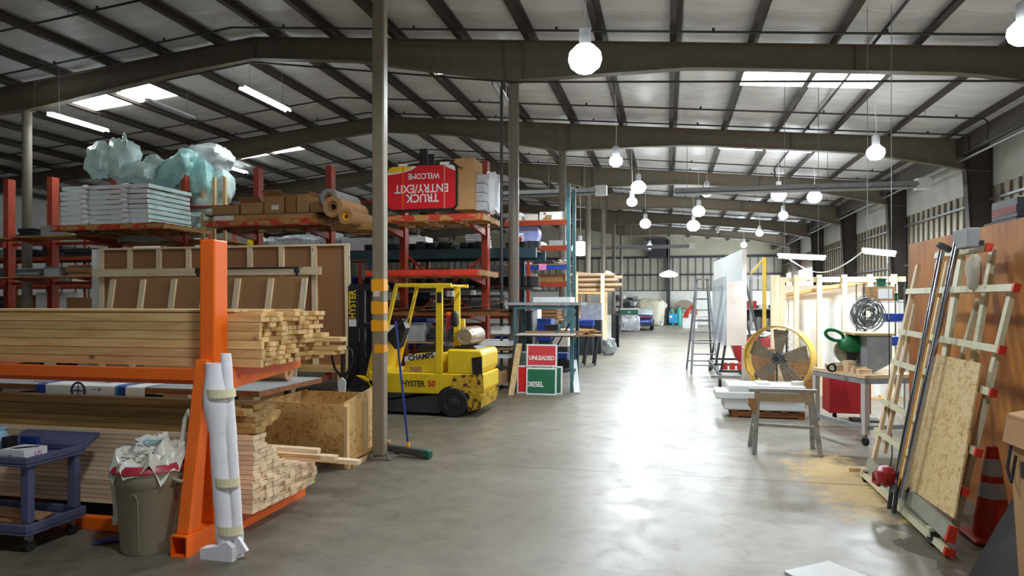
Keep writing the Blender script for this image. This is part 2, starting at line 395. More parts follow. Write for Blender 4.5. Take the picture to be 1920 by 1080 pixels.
# roof lining sagging between the purlins
PX = [.16 + 1.53 * k for k in range(-18, 6)]
edges = [XL] + PX + [XR]
b = MB(); vs = []; cols = []
for a, c in zip(edges[:-1], edges[1:]):
    for q in range(6): cols.append((a + (c - a) * q / 6, math.sin(PI * q / 6)))
cols.append((XR, 0))
rows = [YN + .9 * k for k in range(int((YB - YN) / .9) + 1)] + [YB]
for y in rows:
    for x, sg in cols:
        vs.append((x, y, ztop(x) + .2 - .06 * sg - (.035 * sg if abs((y / 1.8) % 1 - .5) < .26 else 0)))
nw = len(cols)
b.add(vs, [(j * nw + i, (j + 1) * nw + i, (j + 1) * nw + i + 1, j * nw + i + 1) for j in range(len(rows) - 1) for i in range(nw - 1)])
b.mat(1).prism([(XL - .1, ztop(XL) + .28), (RIDGE, ZR + .3), (XR + .1, ztop(XR) + .28), (XR + .1, ztop(XR) + .4), (RIDGE, ZR + .42), (XL - .1, ztop(XL) + .4)], 'xz', YN, YB + .1)
b.build('ceiling', [ceil_m, galv], smooth=True, kind='structure')
# purlins: Z sections on top of the rafters
for i, x in enumerate(PX):
    z = ztop(x)
    b = MB().box(x - .006, x + .006, YN, YB, z + .005, z + .22).box(x - .12, x, YN, YB, z + .004, z + .014).box(x, x + .12, YN, YB, z + .12, z + .13)
    one('roof_purlin', b, purlin_m, 'long brown steel purlin under the roof lining running from front to back', 'beam', 'roof purlins')
# rafters
FR = [Y0 + BAY * k for k in range(0, 7)]
def depth(x): return .5 + .36 * max(0, 1 - abs(x + 3.29) / 3.8) + .2 * max(0, 1 - abs(x + 15.9) / 4) + .4 * max(0, 1 - abs(x - 8.6) / 3) + .3 * max(0, 1 - abs(x + 27.8) / 3)
xs = [XL + .1 + (XR - .2 - XL) * i / 74 for i in range(75)]; xs.append(RIDGE); xs.append(-3.29); xs.sort()
def where(k): return ['nearest', 'second', 'third', 'fourth', 'fifth', 'sixth', 'seventh'][k]
for k, y in enumerate([Y0 - BAY] + FR):
    b = MB()
    for h in (-.009, .009): pass
    top = [(x, ztop(x) - .002) for x in xs]; bot = [(x, ztop(x) - depth(x)) for x in xs]
    n = len(xs)
    b.add([(x, y - .008, z) for x, z in top] + [(x, y - .008, z) for x, z in bot] + [(x, y + .008, z) for x, z in top] + [(x, y + .008, z) for x, z in bot],
          [(i, i + 1, n + i + 1, n + i) for i in range(n - 1)] + [(2 * n + i, 3 * n + i, 3 * n + i + 1, 2 * n + i + 1) for i in range(n - 1)])
    for line, dz in ((top, 0), (bot, 0)):
        for (xa, za), (xb, zb) in zip(line[:-1], line[1:]):
            b.add([(xa, y - .11, za), (xb, y - .11, zb), (xb, y + .11, zb), (xa, y + .11, za), (xa, y - .11, za - .015), (xb, y - .11, zb - .015), (xb, y + .11, zb - .015), (xa, y + .11, za - .015)],
                  [(0, 1, 2, 3), (7, 6, 5, 4), (0, 4, 5, 1), (3, 2, 6, 7)])
    for x in (-15.95, -3.5, -3.08, 3.6, -9.6, -22):
        b.box(x - .006, x + .006, y - .1, y + .1, ztop(x) - depth(x) + .002, ztop(x) - .02)
    lab = 'taupe steel roof rafter passing just above the camera' if k == 0 else ['taupe steel roof rafter held by the yellow-taped column', 'tapered steel roof rafter spanning the top of the view, nearest one seen', 'steel roof rafter second from the camera, over the red truck sign', 'dark steel roof rafter third from the camera', 'dark steel roof rafter fourth from the camera', 'dark steel roof rafter fifth from the camera', 'farthest dark steel roof rafter near the end wall'][k - 1]
    one('roof_rafter', b, taupe, lab, 'beam', 'roof rafters')
    # little diagonal flange braces down to the rafter bottom
# interior round columns in two rows
for r, (xc, rn) in enumerate(((-3.29, 'centre'), (-16.25, 'left'))):
    for k, y in enumerate(FR):
        if k == 0 and r == 0: continue
        zt = ztop(xc) - depth(xc) - .02
        t = thing('steel_column', ('round taupe steel column, number %s from the camera in the %s row' % (['one', 'two', 'three', 'four', 'five', 'six', 'seven'][k], rn)), 'column', (xc, y, 0), group=rn + ' row of columns')
        MB().cyl((0, 0, .02), (0, 0, zt - .02), .115, n=20).build('shaft', taupe_far, t, smooth=True)
        MB().box(-.2, .2, -.2, .2, 0, .02).build('base_plate', taupe_far, t)
        MB().box(-.16, .16, -.11, .11, zt - .02, zt).build('cap_plate', taupe_far, t)
# the near column, squared, with yellow tape
t = thing('steel_column', 'tall taupe steel column with torn yellow tape patches beside the forklift', 'column', (-3.35, 7.725, 0))
zt = ztop(-3.29) - depth(-3.29) - .02
MB().box(-.075, .075, -.07, .07, .02, zt).build('shaft', taupe_col, t, bevel=.02)
MB().box(-.09, .2, -.18, .16, 0, .02).build('base_plate', taupe_far, t)
b = MB()
for sx in (-.05, .15): b.cyl((sx, -.13, .02), (sx, -.13, .07), .018, n=6)
b.build('anchor_bolt', galv, t)
def zc(y): return CAM_H - (y - HORIZON) * 8.1 / FPX
for y0, y1, dx in ((522, 546, 0), (565, 589, .0), (601, 622, 0), (647, 663, .04)):
    b = MB(); z0, z1 = zc(y1), zc(y0); n = 8
    xsn = [-.079 + dx + (.158 - dx) * i / n for i in range(n + 1)]
    zz = [z0 + U(-.008, .008) for _ in xsn]; z2 = [z1 + U(-.012, .012) for _ in xsn]
    vs = [(x, -.0715, z) for x, z in zip(xsn, zz)] + [(x, -.0715, z) for x, z in zip(xsn, z2)]
    vs += [(x, -.074, z) for x, z in zip(xsn, zz)] + [(x, -.074, z) for x, z in zip(xsn, z2)]
    m = n + 1
    b.add(vs, [(2 * m + i, 2 * m + i + 1, 3 * m + i + 1, 3 * m + i) for i in range(n)] + [(i, m + i, m + i + 1, i + 1) for i in range(n)] + [(i, i + 1, 2 * m + i + 1, 2 * m + i) for i in range(n)] + [(m + i, 3 * m + i, 3 * m + i + 1, m + i + 1) for i in range(n)])
    b.box(.0765, .0795, -.074, .05, z0 + .005, z1 - .005)
    b.build('tape_patch', tape_y, t, label='yellow tape wrapped round the column')
b = MB().box(-.05, .03, -.077, -.0745, zc(556), zc(545)); b.build('tape_residue', offw, t, label='torn pale tape scrap')
# tapered wall columns
for k, y in enumerate(FR):
    zt = ztop(8.5) - .55
    t = one('wall_column', MB().prism([(8.55, 0), (8.88, 0), (8.88, zt + .4), (8.2, zt + .3), (8.2, zt)], 'xz', y - .009, y + .009)
            .prism([(8.53, 0), (8.55, 0), (8.22, zt), (8.2, zt)], 'xz', y - .14, y + .14).box(8.87, 8.885, y - .14, y + .14, 0, zt + .3), purlin_m,
            'tapered brown steel column against the right wall, number %s from the camera' % ['one', 'two', 'three', 'four', 'five', 'six', 'seven'][k], 'column', 'right wall columns')
# eave strut
one('eave_strut', MB().box(8.0, 8.15, YN, YB - .2, ztop(8) - .5, ztop(8) - .02), purlin_m, 'long dark steel strut under the right eave', 'beam')

# ---------------------------------------------------------------- skylights (daylight panels let into the roof)
sky_m = emit('daylight_panel', '#fdfff4', SKY_E)
for k in range(0, 6):
    for a, c, nm in ((1.69, 4.75, 'over the aisle'), (-5.96, -2.9, 'over the centre columns'), (-16.67, -13.61, 'over the left racks')):
        y = 9.35 + BAY * k + (.3 if a > 0 else 0)
        if k == 0 and a > 0: continue
        b = MB(); x0, x1, xm = a + .03, c - .03, (a + c) / 2
        for p, q in ((x0, xm - .03), (xm + .03, x1)):
            b.add([(p, y, ztop(p) + .075), (q, y, ztop(q) + .075), (q, y + .9, ztop(q) + .075), (p, y + .9, ztop(p) + .075), (p, y, ztop(p) + .095), (q, y, ztop(q) + .095), (q, y + .9, ztop(q) + .095), (p, y + .9, ztop(p) + .095)],
                  [(0, 3, 2, 1), (4, 5, 6, 7), (0, 1, 5, 4), (1, 2, 6, 5), (2, 3, 7, 6), (3, 0, 4, 7)])
        one('skylight', b, sky_m, 'bright translucent roof skylight %s, number %s from the camera' % (nm, ['one', 'two', 'three', 'four', 'five', 'six'][k]), 'skylight', 'roof skylights')

# ---------------------------------------------------------------- sprinkler and gas pipes
def roofpipe(y, x0, x1, dz, r=.024, drop=False, mat=pipe_m):
    pts = [(x0, y, ztop(x0) + dz), (RIDGE, y, ZR + dz), (x1, y, ztop(x1) + dz)]
    if x0 > RIDGE: pts = [pts[0], pts[2]]
    if drop: pts += [(x1 + .06, y, ztop(x1) + dz - .06), (x1 + .06, y, ztop(x1) + dz - .5)]
    b = MB().tube(pts, r, 8)
    for x in PX[::2]:
        if not x0 + .3 < x < x1 - .3: continue
        b.cyl((x, y, ztop(x) + dz), (x, y, ztop(x) + .003), .006, n=5)
        b.cyl((x + .7, y, ztop(x + .7) + dz), (x + .7, y, ztop(x + .7) + dz + .07), .022, .03, n=8)
    return b
for k in range(0, 6):
    one('sprinkler_pipe', roofpipe(6.68 + BAY * k, -27.9, 7.9, -.1, drop=True), pipe_m, 'black sprinkler branch pipe in front of roof rafter number %s' % ['one', 'two', 'three', 'four', 'five', 'six'][k], 'pipe', 'sprinkler pipes')
    one('sprinkler_pipe', roofpipe(4.75 + BAY * (k + 1), -27.9, 7.6, -.16, drop=True), pipe_m, 'black sprinkler branch pipe in the middle of roof bay number %s' % ['one', 'two', 'three', 'four', 'five', 'six'][k], 'pipe', 'sprinkler pipes')
one('gas_pipe', MB().tube([(3.9, 2, 6.9), (3.95, 28, 6.9), (4.0, 28.1, 6.85), (4.0, 28.1, 6.6)], .03, 8), pipe_m, 'long dark pipe running away overhead above the right side of the aisle', 'pipe')
one('conduit', MB().tube([(8.05, 6, 5.82), (8.05, 56, 5.82)], .035, 8), galv, 'shiny conduit running along the right eave', 'pipe')
one('sprinkler_main', MB().tube([(8.05, 6, 6.0), (8.05, 56, 6.0)], .055, 10), pipe_m, 'thick dark main pipe running along the right eave', 'pipe')
one('drain_pipe', MB().tube([(-3.5, 14.55, .0), (-3.5, 14.55, 6.5), (-3.42, 14.55, 6.62)], .035, 8), pipe_m, 'thin dark riser pipe clipped to the second centre column', 'pipe')
one('sprinkler_pipe', MB().tube([(-12, 14.68, ztop(-12) - .66), (-9.6, 14.68, ZR - .62), (-3.3, 14.68, 6.62), (7.9, 14.68, ztop(7.9) - .62)], .022, 8), pipe_m, 'slim pipe hanging under the nearest visible rafter', 'pipe', 'sprinkler pipes')

# radiant tube heaters
def heater(x0, x1, y, z, rz, label, boxed=1):
    t = thing('radiant_heater', label, 'heater', ((x0 + x1) / 2, y, z), rz); L = (x1 - x0) / 2
    MB().tube([(-L, -.08, -.05), (L, -.08, -.05)], .045, 10).tube([(-L, .1, -.05), (L - .2, .1, -.05)], .045, 10).build('burner_tube', galv, t, smooth=True)
    MB().prism([(-.24, -.02), (-.14, .12), (.14, .12), (.24, -.02), (.225, -.02), (.13, .105), (-.13, .105), (-.225, -.02)], 'yz', -L, L).build('reflector', greyp, t)
    MB().box(L - .02, L + .36, -.16, .16, -.12, .2).build('burner_box', white, t)
    for q in range(4):
        x = -L + .4 + q * (2 * L - .8) / 3; MB().cyl((x, 0, .12), (x, 0, ztop((x0 + x1) / 2 + x) + .08 - z), .008, n=5).build('hanger', galv, t)
    return t
heater(.2, 7.3, 22.9, 5.35, .03, 'long radiant tube heater hanging across the right of the aisle')
heater(-9.0, 1.3, 44.5, 5.3, 0, 'far radiant tube heater hanging before the end wall')
heater(-6.8, -2.35, 23.4, 5.55, 0, 'radiant tube heater hanging left of the centre columns')
one('vent_pipe', MB().tube([at(1345, 437, 44.5), at(1350, 420, 44.5), at(1368, 408, 44.5), at(1372, 402, 44.5)], .09, 10), white, 'white elbow vent pipe above the far radiant heater', 'pipe')

# ---------------------------------------------------------------- lamps
globe_m = emit('lamp_globe', '#f4fbff', 17.0)
tube_lit = emit('lamp_tube', '#f0fbff', 12.0)
def highbay(x, y, z, label, r=.2, power=LAMP_W, cord=True):
    t = thing('high_bay_lamp', label, 'lamp', (x, y, z), group='high bay lamps')
    MB().lathe([(.02, -r * .78), (r * .5, -r * .72), (r * .86, -r * .42), (r, 0), (r * .93, r * .4), (r * .55, r * .8), (.05, r * .86)], n=24).build('globe', globe_m, t, smooth=True)
    bl = MB().lathe([(r * .45, r * .84), (.09, r * 1.0), (.09, r + .2), (.02, r + .24)], n=16)
    bl = bl.build('ballast', greyp, t, smooth=True)
    zt = ztop(x) - z
    MB().tube([(0, 0, r * 1.55), (.012, 0, (zt + r) * .4), (-.01, 0, (zt + r) * .7), (0, 0, zt + .09)], .006, 5).build('hanging_cord', white, bl)
    L = bpy.data.lights.new('lamp_light', 'SPOT'); L.spot_size = math.radians(172); L.spot_blend = .25; L.energy = power; L.shadow_soft_size = r + .06; L.color = (.87, .95, 1.0); L.specular_factor = .25
    o = bpy.data.objects.new('lamp_light', L); C.objects.link(o); o.parent = t; o.location = (0, 0, -r * 1.1)
    return t
def atd(px, py, z):
    d = FPX * (z - CAM_H) / (HORIZON - py); k = (px - 960) / FPX
    return (k * d * CT - d * ST, k * d * ST + d * CT, z)
for px, py, z, r, lab in ((1097, 112, 5.45, .25, 'large glowing high bay lamp, the nearest and brightest'), (1155, 303, 5.45, .17, 'glowing high bay lamp just beyond the nearest one'),
        (1185, 379, 5.45, .19, 'glowing high bay lamp hanging lower of the close pair'), (1197, 352, 5.85, .26, 'glowing high bay lamp hanging higher of the close pair'),
        (1210, 420, 5.45, .25, 'small far high bay lamp left of the aisle centre'), (1642, 287, 5.45, .21, 'high bay lamp near the right wall, nearest of the right pair'),
        (1527, 370, 5.45, .24, 'high bay lamp near the right wall, farther of the right pair'), (1460, 366, 5.6, .26, 'high bay lamp with slanted glare left of the right pair'),
        (1325, 362, 5.45, .16, 'high bay lamp over the aisle below the radiant heater'), (1310, 397, 5.45, .25, 'high bay lamp over the aisle, second below the radiant heater'),
        (1300, 424, 5.45, .3, 'high bay lamp over the aisle, farthest of its line'), (1088, 467, 4.3, .4, 'big low glowing lamp behind the teal rack post'),
        (1920, 62, 5.45, .2, 'high bay lamp cut by the right edge of the picture')):
    p = atd(px, py, z); highbay(p[0], p[1], p[2], lab, r)
MB().box(XR - .13, XR - .125, 45.5, 56, .02, 4.0).build('added_glow_panel', emit('added_daylight_glow', '#eaf4ff', 7.0), kind='structure')  # unseen glowing panel on the right wall, added to brighten the far end
highbay(-1.2, 2.6, 5.45, 'high bay lamp hanging above and behind the camera', .2, LAMP_W * .75)
highbay(4.9, 3.4, 5.45, 'high bay lamp above the camera near the right wall', .2, LAMP_W)
for px, py in ((1138, 515), (1254, 514)):
    p = at(px, py, 53); t = thing('dome_lamp', 'small white dome lamp hanging before the end wall, %s one' % ('left' if px < 1200 else 'right'), 'lamp', p, group='dome lamps')
    MB().lathe([(.02, .3), (.25, .22), (.62, .05), (.72, -.08), (.5, -.2), (.1, -.24)], n=20).build('dome', emit('dome_glow', '#ffffff', 1.5) if 'dome_glow' not in MATS else MATS['dome_glow'], t, smooth=True)
    MB().cyl((0, 0, .28), (0, 0, ztop(p[0]) - p[2]), .01, n=5).build('cord', galv, t)
for k_, (x_, y_) in enumerate(((4.9, 32), (4.9, 40), (4.9, 48), (-1.2, 48))): highbay(x_, y_, 5.6, 'tiny added high bay lamp brightening the far end, %s of four' % ['nearest', 'second', 'third', 'last'][k_], .2, LAMP_W * .6)  # extra lamps put in to lighten the far part of the hall
def tubelamp(p0, p1, label, lit=True, power=TUBE_W, hang=True):
    a, b_ = Vector(p0), Vector(p1); c = (a + b_) / 2; d = b_ - a; L = d.length; t = thing('tube_lamp', label, 'lamp', c, group='fluorescent tube lamps')
    u = d.normalized(); r = u.cross(Vector((0, 0, 1))).normalized(); h = L / 2
    hs = MB().bar(-u * h, u * h, .13, .05).build('housing', white, t)
    for s_ in (-.07, .07): MB().cyl(-u * (h - .03) + r * s_ - Vector((0, 0, .05)), u * (h - .03) + r * s_ - Vector((0, 0, .05)), .024, n=10).build('tube', tube_lit if lit else greyp, hs)
    if hang:
        for s_ in (-.7, .7):
            q = u * h * s_; MB().cyl(q, (q.x, q.y, ztop(c.x + q.x) + .08 - c.z), .006, n=5).build('chain', galv, t)
    if lit:
        l = bpy.data.lights.new('lamp_light', 'AREA'); l.shape = 'RECTANGLE'; l.size = L; l.size_y = .2; l.energy = power; l.color = (.9, .97, 1)
        o = bpy.data.objects.new('lamp_light', l); C.objects.link(o); o.parent = t; o.location = (0, 0, -.09); o.rotation_euler = (0, 0, math.atan2(u.y, u.x))
    return t
tubelamp(at(93, 211, 14.2), at(200, 243, 16.6), 'lit fluorescent lamp at the far left under the roof')
tubelamp(at(453, 161, 14.6), at(541, 205, 16.8), 'lit fluorescent lamp left of the taped column under the roof')
tubelamp(at(276, 186, 15.4), at(362, 220, 17.6), 'unlit fluorescent lamp between the two lit ones on the left', lit=False)
tubelamp(at(422, 310, 24), at(462, 322, 26), 'small lit fluorescent lamp far behind the plastic bags', power=30)
tubelamp(at(1458, 477, 15.5), at(1548, 481, 15.5), 'lit fluorescent lamp hanging over the stud wall, left one', power=60)
tubelamp(at(1617, 467, 13.2), at(1681, 473, 13.0), 'lit fluorescent lamp hanging over the stud wall, right one', power=60)
tubelamp(at(929, 152, 15.6), at(952, 195, 18.6), 'unlit fluorescent lamp beside the second centre column', lit=False)
m = MB(); A, B = Vector(at(1475, 482, 15.5)), Vector(at(1622, 468, 13.2))
m.tube([A.lerp(B, i / 14) - Vector((0, 0, .36 * math.sin(PI * i / 14))) for i in range(15)], .012, 6)
one('lamp_cable', m, white, 'white cable sagging between the two lamps over the stud wall', 'cable')

# ================================================================ LEFT FOREGROUND: orange lumber rack
# cantilever lumber rack
t = thing('lumber_rack', 'bright orange steel lumber rack loaded with pine and studs', 'rack', (-3.45, 4.76, 0))
def rack_upright(ox, front):
    p = 'upright_post'
    MB().box(ox - .065, ox + .065, -.085, .085, .155, 2.33).build(p, orange, t, bevel=.012)
    # foot: open square tube running front to back
    b = MB(); y0, y1, o, i = -.4, 1.28, .0675, .058
    for sx in (-1, 1): b.box(ox + min(sx * o, sx * i), ox + max(sx * o, sx * i), y0, y1, 0, .155)
    b.box(ox - i, ox + i, y0, y1, 0, .01).box(ox - i, ox + i, y0, y1, .145, .155).box(ox - i, ox + i, y0 + .25, y0 + .26, .01, .145)
    b.build('foot_tube', orange, t)
    MB().prism([(-.16 - .2, .157), (-.16 - .1 + .04, .157), (-.087, 1.3), (-.087, 1.41), (-.15, 1.41)], 'yz', ox - .05, ox + .05).build('diagonal_brace', orange, t, bevel=.006)
    MB().prism([(.087, 1.15), (1.22, 1.23), (1.22, 1.325), (.087, 1.325)], 'yz', ox - .055, ox + .055).build('arm', orange, t, bevel=.006)
rack_upright(0, True); rack_upright(-3.1, True)
MB().box(-3.03, -.067, -.03, .05, 1.235, 1.325).build('cross_beam', orange, t, bevel=.004)
MB().box(-3.03, -.067, .085, .165, 1.19, 1.27).build('cross_beam', orange, t, bevel=.004)
MB().box(-3.03, -.07, -.02, .06, 0.0, .10).build('cross_beam', orange, t, bevel=.004)

def boards(spec, name, mat, label, group, w, h, L=3.2, axis=0):
    """spec: list of (x_end, y, z, length jitter); one shared mesh per variant"""
    out = []; proto = None
    for (xe, y, z) in spec:
        if proto is None:
            b = MB().box(-L, 0, -w / 2 + .0006, w / 2 - .0006, .0006, h - .0006)
            proto = b.build(name, mat, label=label, cat='board', group=group, at=(0, 0, 0)); proto.location = (xe, y, z); out.append(proto)
        else:
            c = proto.copy(); C.objects.link(c); c.location = (xe, y, z); out.append(c)
    return out
# upper stack: front column of wide boards, then eleven columns of thin ones
z0 = 1.327
spec = [(-3.16 + U(-.02, .02), 4.955 , z0 + .0725 * r) for r in range(6)]
boards(spec, 'lumber_board', pine, 'pale pine board facing the viewer along the front of the upper lumber stack', 'front boards of the upper lumber stack', .04, .069, 3.3)
spec = []
for c in range(11):
    for r in range(11):
        spec.append((-3.19 + U(-.05, .05) + (.06 if c > 7 and r in (3, 4, 5, 7) and R() < .8 else 0) + (.25 if c > 8 and r in (1, 2, 4) else 0), 5.02 + .091 * c, z0 + .04 * r))
boards([s for s in spec], 'lumber_board', pine, 'thin yellow pine board among the jumbled ends of the upper stack', 'thin boards of the upper lumber stack', .088, .0375, 3.3)
boards([(-3.4 + U(-.1, .15), 4.99 + .1 * c, z0 + .4405 + .0 * c) for c in range(9)], 'lumber_board', pine, 'thin pine board lying loose on top of the upper stack', 'loose boards on top of the upper lumber stack', .09, .018, 3.2)
# loose end boards that stick out towards the forklift
for i, (dx, y, z, l) in enumerate(((.0, 6.32, 1.47, 'upper'), (.05, 6.42, 1.38, 'lower'))):
    pass
# treated boards of the middle layer
spec = [(-3.27 - .065 * c + .04 * (r % 2) + U(-.02, .02), 5.03 + .135 * c, .745 + .047 * r) for c in range(4) for r in range(4)]
boards(spec, 'treated_board', treated, 'greenish treated board in the dark middle layer of the rack', 'treated boards in the middle of the rack', .13, .045, 3.2)
spec = [(-3.22 - .065 * c + .05 * (r % 2), 5.03 + .135 * c, .745 + .047 * r) for c in range(4, 7) for r in range(3)]
boards(spec, 'treated_board', treated, 'greenish treated board of the rear middle layer, reaching farther right', 'rear treated boards in the middle of the rack', .13, .045, 3.2)
boards([(-3.3, 4.99, .935), (-3.5, 5.13, .935), (-3.4, 5.27, .937), (-3.42, 5.42, .935)], 'treated_board', treated, 'loose treated board lying across the top of the middle layer', 'loose treated boards', .12, .045, 3.2)
one('strip', MB().box(-6.4, -3.6, 4.97, 5.0, .98, 1.03), treated, 'long treated strip lying on the loose treated boards', 'board')
# pallid studs stepping down to the right
hts = [16, 16, 13, 12, 9, 8, 7, 7, 6, 5, 5]
spec = []
for c, n in enumerate(hts):
    for r in range(n):
        if c > 3 or c == 0 or r > n - 3 or True: spec.append((-3.22 + U(-.015, .015) - .0 * c, 4.98 + .092 * c, .157 + .039 * r))
boards(spec, 'stud', pink, 'pale planed stud with white end label in the bottom stack', 'studs stacked on the rack foot', .089, .0362, 3.3)
# end labels as little white squares on some studs are parts of their own stack stickers
for i, (x, y, z, rz, l) in enumerate(((-2.72, 6.02, .31, .05, .5), (-2.62, 5.9, .35, .22, .6), (-2.55, 5.98, .35 + .041, .1, .7), (-2.8, 5.75, .55, -.05, .5))):
    pass
for i, (p, q, lab) in enumerate((((-3.6, 5.86, .43), (-3.0, 5.93, .40), 'loose pale stud poking out lowest from the step of the stack'),
        ((-3.6, 6.02, .37), (-2.85, 6.1, .33), 'loose pale stud poking out farthest right beside the crate'),
        ((-3.6, 5.7, .52), (-3.1, 5.78, .49), 'loose pale stud leaning on the middle steps of the stack'))):
    one('stud', MB().bar(p, q, .09, .04), pink, lab, 'board')
# foam-wrapped bundle leaning on the post
def bundle(u, v, base, top, wd):
    pass
t = thing('foam_bundle', 'white foam-wrapped bundle bound with cream tape leaning on the orange rack', 'bundle', (-3.12, 4.42, 0))
base, top = Vector((0.03, 0.0, .02)), Vector((-.22, .2, 1.46))
def col(dx, dy, rx, ry, nm, sd, zt=1.0):
    b = MB(); P = []
    for i in range(22):
        f = i / 21 * zt; c = base.lerp(top, f) + Vector((dx, dy, 0)); k = 1 + .12 * mnoise.noise(Vector((sd, f * 9, 0))) + (.55 * max(0, 1 - abs(f - .74) / .14) if sd == 1 else 0) - (.25 if f < .06 else 0)
        for a in range(14):
            th = 2 * PI * a / 14; q = 1 + .06 * mnoise.noise(Vector((math.cos(th) * 2, math.sin(th) * 2, f * 14 + sd)))
            P.append((c.x + math.cos(th) * rx * k * q, c.y + math.sin(th) * ry * k * q, c.z))
    b.add(P, [(j * 14 + i, j * 14 + (i + 1) % 14, (j + 1) * 14 + (i + 1) % 14, (j + 1) * 14 + i) for j in range(21) for i in range(14)] + [tuple(range(13, -1, -1)), tuple(range(21 * 14, 22 * 14))])
    return b.build(nm, foam_m, t, smooth=True)
col(-.01, 0, .075, .05, 'foam_wrap', 1, .95); col(.08, .02, .04, .038, 'foam_wrap', 2)
for f in (.13, .36, .80):
    c = base.lerp(top, f) + Vector((.03, .005, 0)); b = MB()
    P = []
    for k in (-.03, .03):
        cc = base.lerp(top, f + k / 1.44) + Vector((.03, .004, 0)); s_ = 1.5 if f > .7 else 1.1
        P += [(cc.x + math.cos(2 * PI * a / 20) * .1 * (1.08 if f > .7 else 1), cc.y + math.sin(2 * PI * a / 20) * .062 * s_, cc.z) for a in range(20)]
    b.add(P, [(i, (i + 1) % 20, 20 + (i + 1) % 20, 20 + i) for i in range(20)]); b.build('tape_band', tape_c, t, label='cream tape band')
MB().prism([(-.16, 0), (.1, 0), (.1, .1), (.05, .14), (-.02, .1), (-.16, .075)], 'xz', -.05, .03).build('foam_foot', foam_m, t)
MB().prism([(.08, .02), (.19, .07), (.1, .19)], 'xz', -.01, .02).build('foam_corner', foam_m, t)

# ---------------------------------------------------------------- bin
t = thing('waste_bin', 'olive grey round waste bin overflowing with plastic sheeting', 'bin', (-3.80, 4.50, 0))
MB().lathe([(.19, 0), (.2, .02), (.235, .5), (.26, .53), (.262, .60), (.25, .605), (.247, .59), (.225, .45), (.18, .03)], n=36).build('body', can_m, t, smooth=True)
b = MB()
b.lathe([(.264, .585), (.27, .60), (.262, .615), (.25, .61)], n=36); b.build('rim', can_m, t, smooth=True)
MB().lathe([(.268, .60), (.275, .61), (.262, .64), (.24, .66), (.235, .6)], n=36).build('liner_edge', solid('red_liner', '#a52a3c', .4), t, smooth=True, label='dark red liner folded over the rim')
for s_ in (-1, 1): MB().tube([(s_ * .25, -.07, .55), (s_ * .30, -.06, .53), (s_ * .31, 0, .52), (s_ * .30, .06, .53), (s_ * .25, .07, .55)], .014, 8).build('handle', can_m, t, smooth=True)
MB().tube([(-.1, -.222, .46), (.06, -.228, .46), (.075, -.222, .42), (.07, -.2, .05)], .004, 5).build('moulded_panel', can_m, t, smooth=True)
m = MB()
def crumple(u, v):
    a = u * 2 * PI; r = .27 * v
    z = .60 + .17 * (1 - v) ** .6 + .05 * math.sin(5 * a + v * 7) * v * .6 + .13 * mnoise.noise(Vector((math.cos(a) * v * 3.2, math.sin(a) * v * 3.2, 4))) + .05 * mnoise.noise(Vector((math.cos(a) * v * 9, math.sin(a) * v * 9, 1)))
    return (math.cos(a) * r * 1.02 , math.sin(a) * r, z + .1 * max(0, math.cos(a - .9)) * v)
m.sheet(crumple, 48, 14, .004)
for q in range(9):
    a = U(0, 2 * PI); rr = U(.02, .17); m.blob((math.cos(a) * rr, math.sin(a) * rr, U(.68, .78)), (U(.06, .1), U(.06, .1), U(.04, .08)), .7, 2.2, q + 3, 16, 10)
p = m.build('sheeting_heap', None or solid('crumpled_film', '#dcd8cc', .25, var=.12, scale=7, bump=.6), thing('plastic_heap', 'crumpled white plastic sheeting heaped in the waste bin', 'plastic', (-3.80, 4.50, 0)), smooth=True)
m = MB().sheet(lambda u, v: (-.27 - .012 * math.sin(v * 6) + .025 * (u - .5), -.07 + .02 * u, .62 - .45 * v + .004 * math.sin(u * 9)), 4, 16, .002)
m.build('hanging_strip', MATS['crumpled_film'], p.parent)
one('foam_offcut', MB().prism([(-3.86, .78), (-3.78, .83), (-3.66, .83), (-3.7, .80), (-3.8, .79), (-3.84, .75)], 'xz', 4.42, 4.5), solid('pale_blue_foam', '#b4dfe6', .5), 'pale blue foam offcut on the plastic in the bin', 'foam')
one('wrap_roll', MB().tube([(-3.62, 4.6, .72), (-3.6, 4.62, .95), (-3.57, 4.62, 1.02), (-3.54, 4.62, .95), (-3.53, 4.6, .7)], .016, 8), MATS['crumpled_film'], 'twisted pink-white strip standing up out of the bin', 'plastic')
one('blue_rag', MB().sheet(lambda u, v: (-4.28 + .42 * u + .03 * v, 4.55 + .18 * u - .13 * v * (1 - .4 * abs(math.sin(u * 5))), .008 + .012 * abs(math.sin(7 * u + 3 * v))), 16, 5, .004), blue, 'blue rag lying flat on the floor beside the bin', 'rag')

# ---------------------------------------------------------------- utility cart
t = thing('utility_cart', 'grey-blue plastic utility cart with two trays at the left edge', 'cart', (-5.0, 4.42, 0))
def tray(z, zt):
    b = MB(); X0, X1, Y0_, Y1_ = -.5, .44, -.26, .27
    b.box(X0, X1, Y0_, Y1_, z, z + .02)
    b.box(X0, X1, Y0_, Y0_ + .025, z + .02, zt).box(X0, X1, Y1_ - .025, Y1_, z + .02, zt).box(X0, X0 + .025, Y0_ + .025, Y1_ - .025, z + .02, zt).box(X1 - .025, X1, Y0_ + .025, Y1_ - .025, z + .02, zt)
    return b
tray(.13, .215).build('lower_tray', cart_m, t, bevel=.012)
tray(.635, .71).build('upper_tray', cart_m, t, bevel=.012)
for x in (-.44, .38):
    for y in (-.2, .21): MB().box(x - .04, x + .04, y - .028, y + .028, .215, .635).build('corner_post', cart_m, t, bevel=.012)
MB().prism([(.27, .66), (.42, .74), (.42, .775), (.36, .765), (.27, .71)], 'yz', -.3, .43).build('handle_shelf', cart_m, t, bevel=.01)
